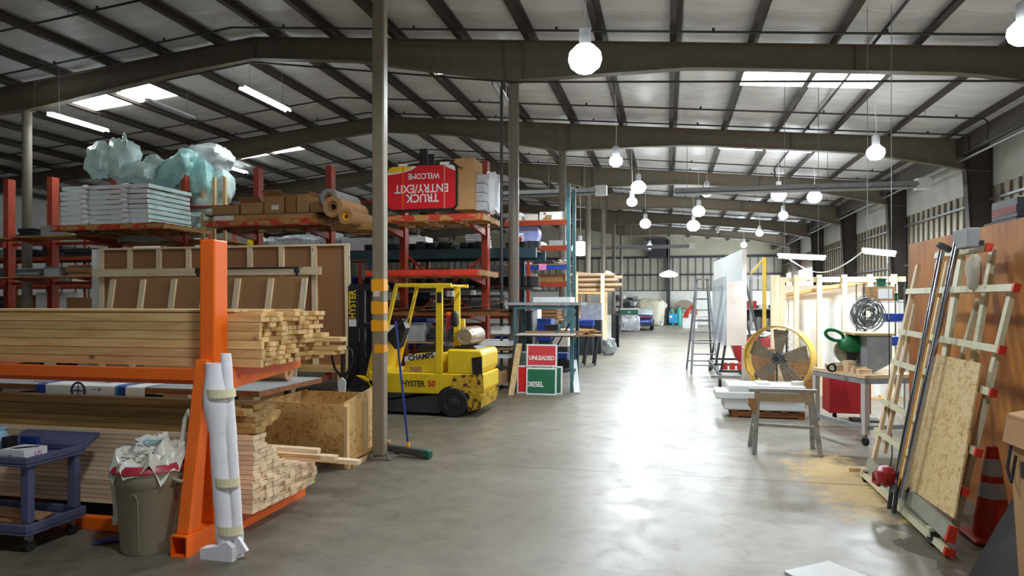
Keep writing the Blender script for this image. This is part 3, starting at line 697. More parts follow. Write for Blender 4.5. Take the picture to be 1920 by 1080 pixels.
for x in (-.42, .37):
    for y in (-.18, .2):
        fk = MB().box(x - .02, x + .02, y - .02, y + .02, .07, .13).build('caster_fork', galv, t)
        MB().cyl((x - .018, y, .045), (x + .018, y, .045), .045, n=16).build('caster_wheel', rubber, fk, smooth=True)
def P(px, py, Y): return at(px, py, Y)
one('paint_jar', MB().lathe([(.055, 0), (.06, .01), (.06, .15), (.05, .17), (.05, .2), (.06, .2), (.06, .215), (.002, .215)], (-5.12, 4.43, .656), n=20), solid('blue_jar', '#9cc3dc', .35), 'pale blue paint jar standing on the upper tray of the cart', 'jar', smooth=True)
one('dark_box', MB().box(-5.04, -4.99, 4.38, 4.47, .656, .80), black, 'small dark box between the paint jar and the carton on the cart', 'box')
one('blue_folder', MB().box(-5.02, -4.86, 4.52, 4.55, .656, .78), solid('navy_card', '#16357c', .5), 'dark blue folder standing at the back of the cart tray', 'folder')
t = thing('glove_carton', 'flat white carton with a dark torn opening on the cart', 'box', (-4.84, 4.38, .656), -.0)
MB().box(-.1, .12, -.1, .1, 0, .075).build('carton', white, t)
MB().prism([(-.06, -.05), (.0, -.06), (.10, .05), (.07, .07), (-.0, .02)], 'xy', .0752, .078).build('opening', black, t, label='dark torn opening in the carton lid')
text('UV', .05, (.122, .02, .035), (PI / 2, 0, PI / 2), solid('pink_print', '#c07ab0', .5), t)
text('X CTRL', .03, (-.02, -.1005, .03), (PI / 2, 0, 0), greyp, t)
one('cardboard_piece', MB().bar((-5.3, 4.3, .27), (-4.74, 4.5, .17), .17, .014), kraft, 'long bent cardboard piece lying in the lower cart tray', 'cardboard')
one('cardboard_box', MB().box(-5.4, -4.78, 4.25, 4.36, .152, .2), kraft2, 'flattened brown carton under the cardboard in the lower tray', 'cardboard')
one('paper_scrap', MB().sheet(lambda u, v: (-4.68 + .1 * u, 4.5 + .08 * v, .175 + .015 * math.sin(7 * u) * math.sin(5 * v)), 8, 5, .003), white, 'small white crumpled paper in the lower cart tray', 'paper')

# ---------------------------------------------------------------- table with banner behind the lumber
t = thing('work_table', 'long grey-topped table with dark frame behind the orange rack', 'table', (-6.5, 7.6, 0))
MB().box(-3.2, 2.06, -.68, .75, .79, .85).mat(1).box(-3.2, 2.06, -.68, .75, .851, .856).build('tabletop', [brown_w, greyp], t)
for x in (-3.0, 1.65):
    for y in (-.55, .6): MB().box(x - .035, x + .035, y - .035, y + .035, 0, .79).build('leg', steel_dk, t)
MB().box(-3.0, 1.65, -.57, -.53, .3, .34).build('stretcher', steel_dk, t)
t = thing('banner', 'white banner with blue edge stripes draped over the table edge', 'banner', (-6.6, 6.93, .86))
bx0, bx1 = P(70, 715, 6.9)[0], P(272, 715, 6.9)[0]
def ban(a, b_, mat, nm, lab=None, lift=0):
    W = bx1 - bx0
    def f(u, v):
        x = bx0 + W * (a + (b_ - a) * u) + 6.6; s_ = v * .62
        if s_ < .3: return (x, .3 - s_ - .0 + (-.02) * 1, .006 + lift + .004 * math.sin(x * 9))
        return (x, -.035 - lift, .004 - (s_ - .3) + .0)
    MB().sheet(f, 10, 22, .003).build(nm, mat, t, label=lab)
ban(0, 1, white, 'cloth'); ban(.0, .085, blue, 'stripe', 'dark blue stripe', .004); ban(.76, .83, blue, 'stripe', 'dark blue stripe', .004); ban(.735, .757, cyan, 'stripe', 'light blue stripe', .004)
c = P(146, 726, 6.88); b = MB()
for s_ in range(1):
    b.lathe([(.105, 0), (.105, .002), (.08, .002), (.08, 0)], (0, 0, 0), 'y', 28)
o = b.build('emblem_ring', solid('navy_ink', '#1b2a5c', .5), t, label='navy ring emblem'); o.location = (c[0] + 6.6, -.048, -.06)
b = MB().box(-.006, .006, -.001, .001, -.08, .08).box(-.08, .08, -.001, .001, -.006, .006); o = b.build('emblem_bars', MATS['navy_ink'], t); o.location = (c[0] + 6.6, -.047, -.06)
text('V', .07, (c[0] + 6.6 + .30, -.044, -.04), (PI / 2, -PI / 2, 0), MATS['navy_ink'], t)
text('I', .07, (c[0] + 6.6 + .22, -.044, -.04), (PI / 2, -PI / 2, 0), MATS['navy_ink'], t)
t = thing('paper_roll', 'brown kraft paper roll lying on the grey table', 'roll', (-5.6, 7.9, .86))
MB().lathe([(.02, -1.1), (.1, -1.1), (.1, .95), (.02, .95)], (0, 0, .1), 'x', 24).build('paper', kraft, t, smooth=True)
MB().lathe([(.03, .94), (.03, .96), (.02, .96)], (0, 0, .1), 'x', 12).build('core', kraft2, t)
one('foam_board', MB().box(-7.75, -6.2, 7.15, 7.5, .858, .90), white, 'white foam board lying on the table behind the banner', 'board')
one('blue_strap', MB().box(-6.62, -6.55, 7.1, 7.55, .902, .915), blue, 'dark blue strap across the white foam board', 'strap')
for i, x in enumerate((-8.2, -7.75, -7.35, -6.9, -6.5)):
    one('storage_bin', MB().box(x - .18, x + .18, 7.3, 7.7, 0.0, .66), [white, greyp, kraft, cyan, dkgrey][i], '%s storage bin under the table, number %s from the left' % (['white', 'grey', 'brown', 'blue', 'charcoal'][i], ['one', 'two', 'three', 'four', 'five'][i]), 'bin')
one('carton', MB().box(-5.75, -4.95, 7.2, 7.9, .0, .45), kraft, 'wide open cardboard carton under the right end of the table', 'box')
one('red_cloth', MB().blob((-4.75, 7.35, .5), (.13, .08, .03), .5, 2, 3), red, 'small red and white cloth on the carton edge by the table', 'cloth') if False else None

# ---------------------------------------------------------------- strand-board crate on its pallet
def pallet(name_label, loc, W=1.2, D=1.0, rz=0, group=None, front=None, mat=None, cat='pallet'):
    t = thing('pallet', name_label, cat, loc, rz, group)
    for i, x in enumerate((-W / 2 + .02, 0, W / 2 - .02)):
        MB().prism([(-D / 2, 0), (-D / 2 + .18, 0), (-D / 2 + .24, .035), (-D / 2 + .36, .035), (-D / 2 + .42, 0), (D / 2 - .42, 0), (D / 2 - .36, .035), (D / 2 - .24, .035), (D / 2 - .18, 0), (D / 2, 0), (D / 2, .09), (-D / 2, .09)], 'yz', x - .02, x + .02).build('stringer', mat or pallet_w, t)
    n = 6
    for i in range(n):
        y = -D / 2 + .05 + i * (D - .1) / (n - 1)
        MB().box(-W / 2, W / 2, y - .045, y + .045, .0905, .108).build('deck_board', (front if (i == 0 and front) else (mat or pallet_x)), t)
    for y in (-D / 2 + .06, 0, D / 2 - .06): MB().box(-W / 2, W / 2, y - .05, y + .05, -.018, -.0005).build('bottom_board', front if (front and y < -.1) else (mat or pallet_x), t)
    return t
t = thing('pallet', 'wooden pallet under the strand-board crate', 'pallet', (-3.97, 7.66, 0))
for y in (-.5, 0.02, .52):
    MB().prism([(-.56, 0), (-.3, 0), (-.3, .0), (-.28, .035), (-.1, .035), (-.06, .0), (.06, .0), (.1, .035), (.28, .035), (.3, 0), (.56, 0), (.56, .09), (-.56, .09)], 'xz', y - .02, y + .02).build('stringer', pallet_x, t)
for i in range(7): 
    x = -.51 + .17 * i; MB().box(x - .045, x + .045, -.54, .56, .0905, .107).build('deck_board', pallet_w, t)
t = thing('crate', 'open strand-board crate with pine cleats beside the taped column', 'crate', (-4.05, 7.62, .108))
MB().prism([(-.55, 0), (.5, 0), (.55, .01), (.55, .62), (.45, .6), (-.55, .62)], 'xz', -.53, -.518).build('front_panel', osb_m, t)
MB().prism([(-.517, .0), (.5, .0), (.5, .74), (-.517, .62)], 'yz', .538, .55).build('side_panel', osb_m, t)
MB().prism([(-.517, .0), (.62, .0), (.62, .60), (-.517, .60)], 'yz', -.55, -.538).build('side_panel', osb_m, t)
MB().box(-.537, .5, .5, .512, 0, .60).build('back_panel', osb_m, t)
for y, w_ in ((-.5, .05), (-.02, .08), (.44, .05)):
    MB().prism([(y - w_ / 2, -.105), (y + w_ / 2 + .01, -.105), (y + w_ / 2, .6), (y - w_ / 2, .58)], 'yz', .551, .585).build('cleat', pine_v, t)
MB().prism([(-.54, -.107), (.56, -.107), (.56, -.04), (-.54, -.06)], 'yz', .5855, .61).build('skid', pine_y, t)
one('shim_board', MB().box(-4.42, -3.62, 7.08, 7.13, .112, .125).box(-4.4, -3.7, 7.085, 7.127, .125, .13), kraft2, 'thin brown board lying on the pallet edge before the crate', 'board') if False else None

# broom
t = thing('push_broom', 'push broom with blue handle leaning on the taped column', 'broom', (-3.02, 7.85, 0))
MB().bar((-.3, .07, .075), (.27, -.09, .055), .09, .09).build('bristles', solid('dusty_bristles', '#4a4843', .95, var=.3, scale=30, bump=.8), t, bevel=.02)
MB().bar((.2, -.072, .06), (.3, -.1, .055), .1, .1).build('bristle_end', dgreen, t, label='dark green bare bristle end', bevel=.02)
MB().cyl((-.02, 0, .11), (-.025, .0, .17), .022, .018, 12).build('socket', tape_y, t)
MB().cyl((-.025, .0, .16), (-.16, -.06, 1.62), .014, n=10).build('handle', blue, t, smooth=True)

# ================================================================ FORKLIFT
t = thing('forklift', 'yellow forklift with black mast and gas tank, facing left', 'forklift', (-3.9, 11.2, 0))
LX0, LZ = -3.9, 0
def fx(px): # picture column on the near flank of the truck
    return at(px, 600, 10.66)[0] + 3.9
def fz(py): return CAM_H - (py - HORIZON) * 11.2 / FPX
YF, YB_ = -.53, .53
body = MB().prism([(fx(696), .36), (fx(905) - .05, .36), (fx(905), .45), (fx(905), fz(700)), (fx(690), fz(700)), (fx(690), .5)], 'xz', YF, YB_)
body.build('chassis', lift_y, t, bevel=.02)
MB().prism([(fx(755), fz(700) + .001), (fx(826), fz(700) + .001), (fx(826), fz(664)), (fx(815), fz(662)), (fx(776), fz(665)), (fx(758), fz(676))], 'xz', YF + .03, YB_ - .03).build('engine_hood', lift_y, t, bevel=.02)
MB().prism([(fx(838), fz(700) + .001), (fx(898), fz(700) + .001), (fx(904), fz(690)), (fx(904), fz(664)), (fx(899), fz(656)), (fx(838), fz(655))], 'xz', YF + .01, YB_ - .01).build('counterweight', lift_y, t, bevel=.025)
# counterweight lower with worn paint
MB().prism([(fx(850) , fz(703)), (fx(906), fz(700)), (fx(907), fz(735)), (fx(870), fz(735)), (fx(868), fz(731)), (fx(845), fz(729))], 'xz', YF - .012, YF - .001).build('worn_panel', rust, t, label='chipped rusty lower panel')
MB().prism([(fx(884), fz(670)), (fx(903), fz(667)), (fx(904), fz(700)), (fx(886), fz(702))], 'xz', YF - .004, YF + .009).build('side_vent', black, t, label='black side vent')
MB().prism([(fx(720), .05), (fx(824), .05), (fx(829), .2), (fx(838), fz(729)), (fx(838), .37), (fx(696), .37), (fx(696), .2)], 'xz', YF + .02, YB_ - .02).build('step_frame', dkgrey, t)
MB().prism([(fx(878), .1), (fx(900), .15), (fx(905), .36), (fx(874), .36), (fx(872), .2)], 'xz', YF + .01, YB_ - .01).build('rear_bumper', rust, t)
# wheel-arch rim
arc = [(fx(850) + .29 * math.cos(a), .235 + .27 * math.sin(a)) for a in [PI * i / 10 for i in range(11)]]
MB().prism(arc + [(x * 1 - 0, z) for x, z in [(fx(850) - .33, .235), (fx(850) - .33, .54), (fx(850) + .33, .54), (fx(850) + .33, .235)]][::1], 'xz', YF - .003, YF + .02) if False else None
MB().prism([(fx(850) + .27 * math.cos(a), .3 + .2 * math.sin(a)) for a in [PI * i / 12 for i in range(13)]], 'xz', YF - .004, YF + .04).build('rear_arch', black, t, label='black rear wheel arch')
def wheel(x, y, r, w_, nm='wheel'):
    wh = MB().lathe([(r * .62, -w_ / 2), (r * .95, -w_ / 2), (r, -w_ / 2 + .02), (r, w_ / 2 - .02), (r * .95, w_ / 2), (r * .62, w_ / 2)], (x, y, r), 'y', 32)
    wh = wh.build(nm, rubber, t, smooth=True)
    MB().lathe([(.02, -w_ / 2 - .01), (r * .25, -w_ / 2 - .01), (r * .3, -w_ / 2 + .02), (r * .55, -w_ / 2 + .03), (r * .66, -w_ / 2), (r * .66, w_ / 2)], (x, y, r), 'y', 24).build('hub', dkgrey, wh, smooth=True)
wheel(fx(850), -.5, .235, .16); wheel(fx(850), .45, .235, .16)
wheel(fx(678), -.42, .3, .2); wheel(fx(678), .42, .3, .2)
# front fender and dash
MB().prism([(fx(666), fz(708)), (fx(680), fz(709)), (fx(694), fz(715)), (fx(706), fz(722)), (fx(706), fz(735)), (fx(700), fz(735)), (fx(692), fz(722)), (fx(676), fz(714))], 'xz', YF, YF + .28).build('front_fender', lift_y, t, bevel=.01)
MB().prism([(fx(684), fz(709)), (fx(699), fz(715)), (fx(706), fz(640)), (fx(700), fz(640)), (fx(690), fz(680))], 'xz', YF + .03, YB_ - .03).build('dashboard', lift_y, t, bevel=.01)
MB().prism([(fx(668), fz(712)), (fx(690), fz(712)), (fx(692), fz(668)), (fx(668), fz(676))], 'xz', YF + .08, YB_ - .08).build('cowl', black, t)
MB().prism([(fx(700), fz(634)), (fx(735), fz(600)), (fx(742), fz(618)), (fx(730), fz(655)), (fx(722), fz(660))], 'xz', -.1, .1).build('steering_column', black, t)
MB().tube([(fx(733) + .15 * math.cos(a) * .6, .0 + .17 * math.sin(a), fz(612) + .12 * math.cos(a)) for a in [2 * PI * i / 20 for i in range(20)]], .013, 7, True).build('steering_wheel', black, t, smooth=True)
MB().prism([(fx(768), fz(664)), (fx(822), fz(663)), (fx(824), fz(650)), (fx(812), fz(648)), (fx(812), fz(612)), (fx(822), fz(600)), (fx(808), fz(600)), (fx(802), fz(648)), (fx(772), fz(651))], 'xz', -.24, .24).build('seat', black, t, bevel=.02)
# overhead guard
for y in (YF + .03, YB_ - .07):
    f = 'guard_post'
    MB().bar((fx(742 if y < 0 else 742), y, 2.13), (fx(704), y, fz(700)), .06, .055, (0, 1, 0)).build('front_guard_post', lift_y, t, bevel=.008)
    MB().box(fx(822) - .05, fx(822) + .06, y - .03, y + .03, fz(700), 2.1).build('rear_guard_post', lift_y, t, bevel=.008)
for y in (YF + .03, YB_ - .07): MB().box(fx(740), fx(845), y - .03, y + .03, 2.09, 2.15).build('guard_rail', lift_y, t, bevel=.008)
for i in range(7):
    x = fx(748) + i * (fx(838) - fx(748)) / 6; MB().box(x - .02, x + .02, YF + .06, YB_ - .1, 2.115, 2.135).build('guard_bar', lift_y, t)
MB().box(fx(822) - .03, fx(822) + .05, YF - .004, YF + .0, fz(568), fz(548)).build('sticker', black, t, label='black rectangular sticker')
# mast: two channels, cross heads, carriage, chain and cylinders
mx0, mx1 = fx(645), fx(663)
for y in (-.36, .36):
    MB().box(mx0, mx1, y - .035, y + .035, .06, 2.12).build('mast_channel', black, t, bevel=.005)
    MB().box(mx1 + .01, mx1 + .1, y * .86 - .03, y * .86 + .03, .08, 2.05).build('inner_channel', black, t)
for z in (2.06, 1.4, .5): MB().box(mx0 + .01, fx(690), -.36, .36, z, z + .09).build('mast_crosshead', black, t)
for y in (-.2, .2): MB().cyl((fx(684), y, .1), (fx(684), y, 2.0), .028, n=12).build('lift_cylinder', galv, t, smooth=True)
MB().box(mx0 - .06, mx0 - .01, -.42, .42, .12, .55).build('fork_carriage', black, t)
for y in (-.25, .25): MB().prism([(mx0 - .11, .04), (mx0 - 1.05, .04), (mx0 - 1.05, .055), (mx0 - .11, .085), (mx0 - .11, .5), (mx0 - .065, .5), (mx0 - .065, .04)], 'xz', y - .05, y + .05).build('fork', black, t)
text('HYSTER', .17, ((mx0 + mx1) / 2 + .0, -.398, fz(571)), (PI / 2, -PI / 2, 0), solid('mast_lettering', '#f2c80f', .5), t, wide=.8, bold=.004, label='yellow vertical word on the mast')
MB().box(mx0 + .02, mx1 - .02, -.3985, -.396, fz(614), fz(600)).build('notice', white, t, label='white notice on the mast')
text('HYSTER', .135, (fx(775), YF - .004, fz(721)), (PI / 2, 0, 0), black, t, wide=.82, bold=.003)
text('50', .135, (fx(809), YF - .004, fz(720)), (PI / 2, 0, 0), red, t, bold=.003, label='red number 50')
MB().prism([(fx(757), fz(680)), (fx(757), fz(670)), (fx(818), fz(660)), (fx(818), fz(667))], 'xz', YF + .024, YF + .029).build('name_strip', white, t)
text('CHAMPS', .12, (fx(788), YF + .022, fz(670)), (PI / 2, -.14, 0), black, t, wide=.95, bold=.004)
MB().box(fx(768), fx(789), YF + .026, YF + .03, fz(700), fz(689)).build('worn_decal', pallet_w, t)
# gas tank lying across the rear
tx, tz = fx(865), fz(632)
MB().lathe([(.02, -.42), (.09, -.41), (.1, -.43), (.125, -.43), (.128, -.40), (.155, -.34), (.158, -.28), (.158, .28), (.15, .34), (.1, .4), (.02, .41)], (tx, 0.06, tz), 'y', 32).build('gas_tank', solid('tank_metal', '#b5aa96', .32, .7), t, smooth=True)
MB().prism([(fx(838), fz(656)), (fx(888), fz(656)), (fx(880), fz(650)), (fx(845), fz(650))], 'xz', -.3, .3).build('tank_bracket', black, t)
MB().tube([(fx(838), -.4, fz(545)), (fx(842), -.42, fz(548)), (fx(842), -.42, fz(572))], .012, 6).build('work_light_bracket', black, t)
MB().box(fx(835), fx(846), -.47, -.38, fz(556), fz(545)).build('work_light', greyp, t)
MB().blob((fx(850), -.45, fz(598)), (.055, .09, .13), .1, 1, 2, sq=.7).build('mirror', black, t, smooth=True)
MB().cyl((fx(838), -.47, fz(617)), (fx(838), -.47, fz(586)), .035, n=10).mat(1).cyl((fx(838), -.47, fz(590)), (fx(838), -.47, fz(585)), .037, n=10).build('beacon', [red, orange], t)
MB().prism([(fx(838), fz(657)), (fx(846), fz(657)), (fx(842), fz(600)), (fx(835), fz(600))], 'xz', .3, .36).build('exhaust_cover', lift_y, t)

# pallet jack
t = thing('pallet_jack', 'black hand pallet jack parked before the forklift mast', 'pallet jack', (*at(643, 700, 10.2)[:2], 0))
s_ = 1
MB().tube([(0, 0, .62), (-.14, 0, .78), (-.19, 0, .95), (-.17, 0, 1.06), (-.1, 0, 1.12), (.08, 0, 1.13), (.15, 0, 1.08), (.17, 0, .95), (.12, 0, .78), (0, 0, .62)], .02, 8).build('handle_loop', black, t, smooth=True)
MB().cyl((0, 0, .25), (0, 0, 1.12), .035, n=12).build('tiller', black, t, smooth=True)
MB().box(-.12, .1, -.1, .1, .1, .45).build('pump_body', black, t, bevel=.02)
for y in (-.22, .22): MB().box(-1.1, -.06, y - .08, y + .08, .05, .11).build('fork', black, t)
MB().box(-.1, -.04, -.3, .3, .1, .2).build('fork_bridge', black, t)
for x in (-.03, .05): MB().cyl((x, -.06, .09), (x, .06, .09), .09, n=16).build('wheel', rubber, t, smooth=True)
MB().prism([(.0, .38), (.1, .38), (.12, .6), (.05, .66), (-.02, .6)], 'xz', -.15, -.12).build('plastic_tag', cyan if False else white_pl, t, label='white plastic tag hung on the tiller')

# ---------------------------------------------------------------- the two framed wall panels
def framed(label, W, Hh, loc, lean, nst, board, skew=0.0, group=None, plate=True):
    t = thing('framed_panel', label, 'panel', loc)
    L = lambda y, z: (y + lean * z / Hh, z)
    z0 = .0
    vs = lambda x0, x1, za, zb, ya, yb: [(x0 + skew * za, ya + lean * za / Hh, za), (x1 + skew * za, ya + lean * za / Hh, za), (x1 + skew * za, yb + lean * za / Hh, za), (x0 + skew * za, yb + lean * za / Hh, za),
                                         (x0 + skew * zb, ya + lean * zb / Hh, zb), (x1 + skew * zb, ya + lean * zb / Hh, zb), (x1 + skew * zb, yb + lean * zb / Hh, zb), (x0 + skew * zb, yb + lean * zb / Hh, zb)]
    F = [(0, 3, 2, 1), (4, 5, 6, 7), (0, 1, 5, 4), (1, 2, 6, 5), (2, 3, 7, 6), (3, 0, 4, 7)]
    MB().add([(p[0], p[1], p[2]) for p in vs(-W / 2, W / 2, 0, Hh, .04, .05)], F).build('hardboard_sheet', board, t)
    for i in range(nst):
        x = -W / 2 + .05 + i * (W - .1) / (nst - 1)
        MB().add(vs(x - .055, x + .055, .041, Hh - .041, -.001, .039), F).build('stud', pine_p, t)
    if plate: MB().add(vs(-W / 2, W / 2, Hh - .04, Hh, -.005, .039), F).build('top_plate', pine_px, t)
    MB().add(vs(-W / 2, W / 2, 0, .04, -.005, .039), F).build('bottom_plate', pine, t)
    return t
Yp = 12.7
x0, x1 = at(190, 500, Yp)[0], at(660, 500, Yp)[0]
big = framed('tall wide brown panel with pine studs standing behind the smaller one', x1 - x0, 2.45, ((x0 + x1) / 2, Yp - .05, .56), .06, 9, hard, skew=-.03)
MB().box(-(x1 - x0) / 2 - .1, (x1 - x0) / 2 - .62, -.06, -.02, 1.83, 1.99).build('cross_strip', pine_px, big)
def cart_under(label, xc, W, y, z):
    t = thing('panel_cart', label, 'cart', (xc, y, 0))
    MB().box(-W / 2, W / 2, -.35, .35, z - .1, z - .002).build('deck', pine, t)
    for sx in (-W / 2 + .2, 0, W / 2 - .2):
        for sy in (-.3, .3):
            MB().box(sx - .04, sx + .04, sy - .04, sy + .04, .16, z - .1).build('leg', pine_v, t)
            MB().cyl((sx - .02, sy, .08), (sx + .02, sy, .08), .08, n=16).build('wheel', rubber, t, smooth=True)
    return t
cart_under('low wooden rolling cart carrying the tall brown panel', (x0 + x1) / 2, (x1 - x0), 12.9, .56)
Ys = 11.4
x0, x1 = at(202, 560, Ys)[0], at(570, 560, Ys)[0]
framed('smaller brown panel with slanting pine studs in front', x1 - x0, 2.32, ((x0 + x1) / 2 - .12, Ys - .2, 0), .2, 7, hard2, skew=.08, plate=False)
one('stair_rail', MB().box(-.1, .1, 0, .1, 0, .1), black, 'x', 'x') if False else None
a, c = at(392, 505, 12.4), at(560, 505, 12.4)
t = thing('dark_metal_frame', 'dark metal frame bar lying above the smaller panel', 'frame', (a[0], 12.4, a[2]))
MB().box(-.3, c[0] - a[0], -.03, .03, -.01, .03).build('bar', steel_dk, t); MB().box(-.3, -.2, -.04, .04, -.09, -.01).build('end_block', steel_dk, t); MB().box(c[0] - a[0] - .08, c[0] - a[0], -.04, .04, -.09, -.01).build('end_block', steel_dk, t)
MB().box(-.28, -.24, -.02, .02, -a[2], -.09).build('support', steel_dk, t); MB().box(c[0] - a[0] - .06, c[0] - a[0] - .02, -.02, .02, -a[2], -.09).build('support', steel_dk, t)
p = at(190, 480, 13.0)
one('white_sheet', MB().sheet(lambda u, v: (p[0] - .3 + .35 * u - .1 * v * u, 13.05 + .05 * math.sin(u * 3), .562 + 2.46 * v + .1 * u * (1 - v)), 6, 12, .012), white, 'white sheet with a curled edge behind the tall brown panel', 'sheet')

# ================================================================ RED-ORANGE CANTILEVER RACKS behind the forklift
YR = 15.3
def slotpost(b, x, y, w_, d_, z0, z1): b.box(x - w_ / 2, x + w_ / 2, y - d_ / 2, y + d_ / 2, z0, z1)
rack = thing('cantilever_rack', 'tall red-orange cantilever rack behind the forklift and brown panels', 'rack', (-8, YR, 0))
RX = [-11.9, -9.84, -7.9, -6.03, -4.05]
LEVELS = [.12, .95, 1.55, 2.38, 3.5]
for i, x in enumerate(RX):
    MB().box(x + 8 - .07, x + 8 + .07, -.11, .11, .0, 5.02 + .03 * (len(RX) - i)).build('upright', redor, rack)
    MB().box(x + 8 - .05, x + 8 + .05, -1.25, -.11, .0, .11).build('base_arm', redor, rack)
    for z in LEVELS[1:]:
        MB().prism([(-.111, z - .16), (-.111, z), (-1.2, z), (-1.2, z - .05)], 'yz', x + 8 - .035, x + 8 + .035).build('arm', redor, rack)
for i in range(4):
    a, c = RX[i] + 8, RX[i + 1] + 8
    for z in (1.3, 4.2): MB().box(a + .07, c - .07, .02, .07, z, z + .07).build('tie_bar', redor, rack)
for i in (1, 3):
    a, c = RX[i] + 8, RX[i + 1] + 8
    MB().bar((a + .07, .09, 1.4), (c - .07, .09, 2.9), .05, .04, (0, 1, 0)).build('diagonal_tie', redor, rack)
    MB().bar((a + .07, .135, 2.9), (c - .07, .135, 1.4), .05, .04, (0, 1, 0)).build('diagonal_tie', redor, rack)
rack2 = thing('cantilever_rack', 'dark red cantilever rack at the far left edge of the view', 'rack', (-17, YR, 0))
for x in (-17.35, -15.93, -13.95):
    MB().box(x + 17 - .08, x + 17 + .08, -.11, .11, 0, 5.15).build('upright', redor, rack2)
    MB().box(x + 17 - .05, x + 17 + .05, -1.25, -.11, 0, .11).build('base_arm', redor, rack2)
    for z in (1.45, 2.45, 3.45): MB().prism([(-.111, z - .16), (-.111, z), (-1.2, z), (-1.2, z - .05)], 'yz', x + 17 - .035, x + 17 + .035).build('arm', redor, rack2)
for z in (2.3, 3.35): MB().box(-.42, .99, .02, .07, z, z + .09).build('tie_bar', redor, rack2); MB().box(1.15, 2.97, .02, .07, z, z + .09).build('tie_bar', redor, rack2)

# pallets on the top arms
def big_pallet(x0, x1, z, D, label, front=redpaint2, mat=pallet_w, n=4, yc=14.62):
    t = thing('pallet', label, 'pallet', ((x0 + x1) / 2, yc, z)); W = x1 - x0
    for i in range(n):
        x = -W / 2 + .03 + i * (W - .06) / (n - 1)
        MB().prism([(-D / 2, .02), (D / 2, .02), (D / 2, .11), (-D / 2, .11)], 'yz', x - .025, x + .025).build('stringer', mat, t)
    for y in (-D / 2 + .06, -.1, D / 2 - .3): MB().box(-W / 2, W / 2, y - .06, y + .06, 0, .0195).build('bottom_board', front if y < -.2 else pallet_x, t)
    k = 7
    for i in range(k):
        y = -D / 2 + .06 + i * (D - .12) / (k - 1)
        MB().box(-W / 2, W / 2, y - .06, y + .06, .1105, .135).build('deck_board', front if i == 0 else pallet_x, t)
    MB().box(-W / 2 + .05, W / 2 - .05, -D / 2 - .012, -D / 2 - .0005, .02, .11).build('front_board', front, t, label='front board sprayed red')
    return t
zt_ = 3.505
def X(px, Y): return at(px, 500, Y)[0]
big_pallet(X(108, 13.7), X(297, 13.7) + .3, zt_, 1.65, 'red-edged wooden pallet under the stack of white wrapped frames', yc=14.33)
big_pallet(X(392, 13.7), X(603, 13.7), zt_, 1.65, 'red-streaked wooden pallet under the second pallet and open cartons', yc=14.33)
big_pallet(X(728, 13.7), X(912, 13.7), zt_, 1.65, 'red-orange edged wooden pallet under the truck sign', yc=14.33)
# a) white wrapped frames
xa, xb = X(120, 13.75), X(283, 13.75)
for i in range(8):
    o = thing('wrapped_crate', 'white wrapped flat crate in the stack on the top left pallet, %s' % ['lowest', 'second from the bottom', 'third from the bottom', 'fourth from the bottom', 'fourth from the top', 'third from the top', 'second from the top', 'topmost'][i], 'crate', ((xa + xb) / 2 + U(-.03, .03), 14.3, zt_ + .15 + .118 * i), group='white wrapped frames')
    W = (xb - xa) / 2
    for sx in (-W + .05, W - .05): MB().box(sx - .05, sx + .05, -.58, .78, 0, .085).build('rail', palebag, o)
    MB().box(-W, W, -.63, -.581, 0, .085).build('front_rail', white_pl, o); MB().box(-W, W, .781, .82, 0, .085).build('rear_rail', white_pl, o)
    for sx in (-W * .42, W * .5): MB().blob((sx, -.66, .05), (.11, .04, .062), .4, 2, i, 10, 6).build('foam_corner', foam_m, o, smooth=True)
one('tray_sheet', MB().sheet(lambda u, v: (xa - .15 + (xb - xa + .5) * u, 13.5 + 1.5 * v, zt_ + .139 + .02 * max(0, u - .85) * 6 * (1 - v)), 12, 6, .006), greyp, 'thin grey sheet lying between the top left pallet and the white frames', 'sheet')
# b) plastic bags behind
bags = [((188, 302, 14.7), (.33, .28, .42), palebag, 'pale tied plastic bag standing leftmost behind the white frames'),
        ((230, 302, 15.0), (.42, .33, .52), palebag, 'large pale plastic bag with knotted top behind the white frames'),
        ((262, 324, 14.95), (.48, .28, .28), palebag, 'low slumped pale bag behind the big knotted bag'),
        ((292, 322, 15.2), (.34, .28, .36), palebag, 'small pale bag behind the upright post'),
        ((332, 318, 15.3), (.52, .33, .36), tealbag, 'aqua plastic bag leaning slantwise on the rack post'),
        ((376, 345, 15.7), (.46, .38, .62), tealbag, 'aqua bag filled with foam behind the thin timber posts'),
        ((390, 300, 15.9), (.6, .34, .38), clearbag, 'clear grey plastic bag bulging on top of the timber posts'),
        ((388, 392, 15.8), (.48, .38, .5), palebag, 'pale bag with blue print hanging between the timber posts'),
        ((410, 352, 15.9), (.36, .32, .44), palebag, 'pale bag wedged at the right of the timber posts')]
for i, ((px, py, y), r, m, lab) in enumerate(bags):
    p = at(px, py, y); b = MB().blob((0, 0, 0), r, .32, 1.7, i * 3 + 1, 26, 16, .8)
    if i == 1: b.mi = 0; b.blob((.06, 0, r[2] + .06), (.05, .05, .12), .8, 3, 2, 10, 8)
    if i == 4: b.v = [(x, y_, z + x * .55) for x, y_, z in b.v]
    if i == 6: b.v = [(x, y_, z - x * .25 + .12 * math.sin(x * 3)) for x, y_, z in b.v]
    one('plastic_bag', b, m, lab, 'bag', 'plastic bags on the top of the rack', local=p, smooth=True)
p = at(382, 420, 15.35); t = thing('timber_posts', 'thin timber post frame standing behind the rack with bags inside', 'frame', (p[0], 15.75, 3.0))
for px in (383, 404, 424): MB().box(at(px, 300, 15.5)[0] - p[0] - .035, at(px, 300, 15.5)[0] - p[0] + .035, -.33, -.26, 0, 2.0).build('post', pine_v, t)
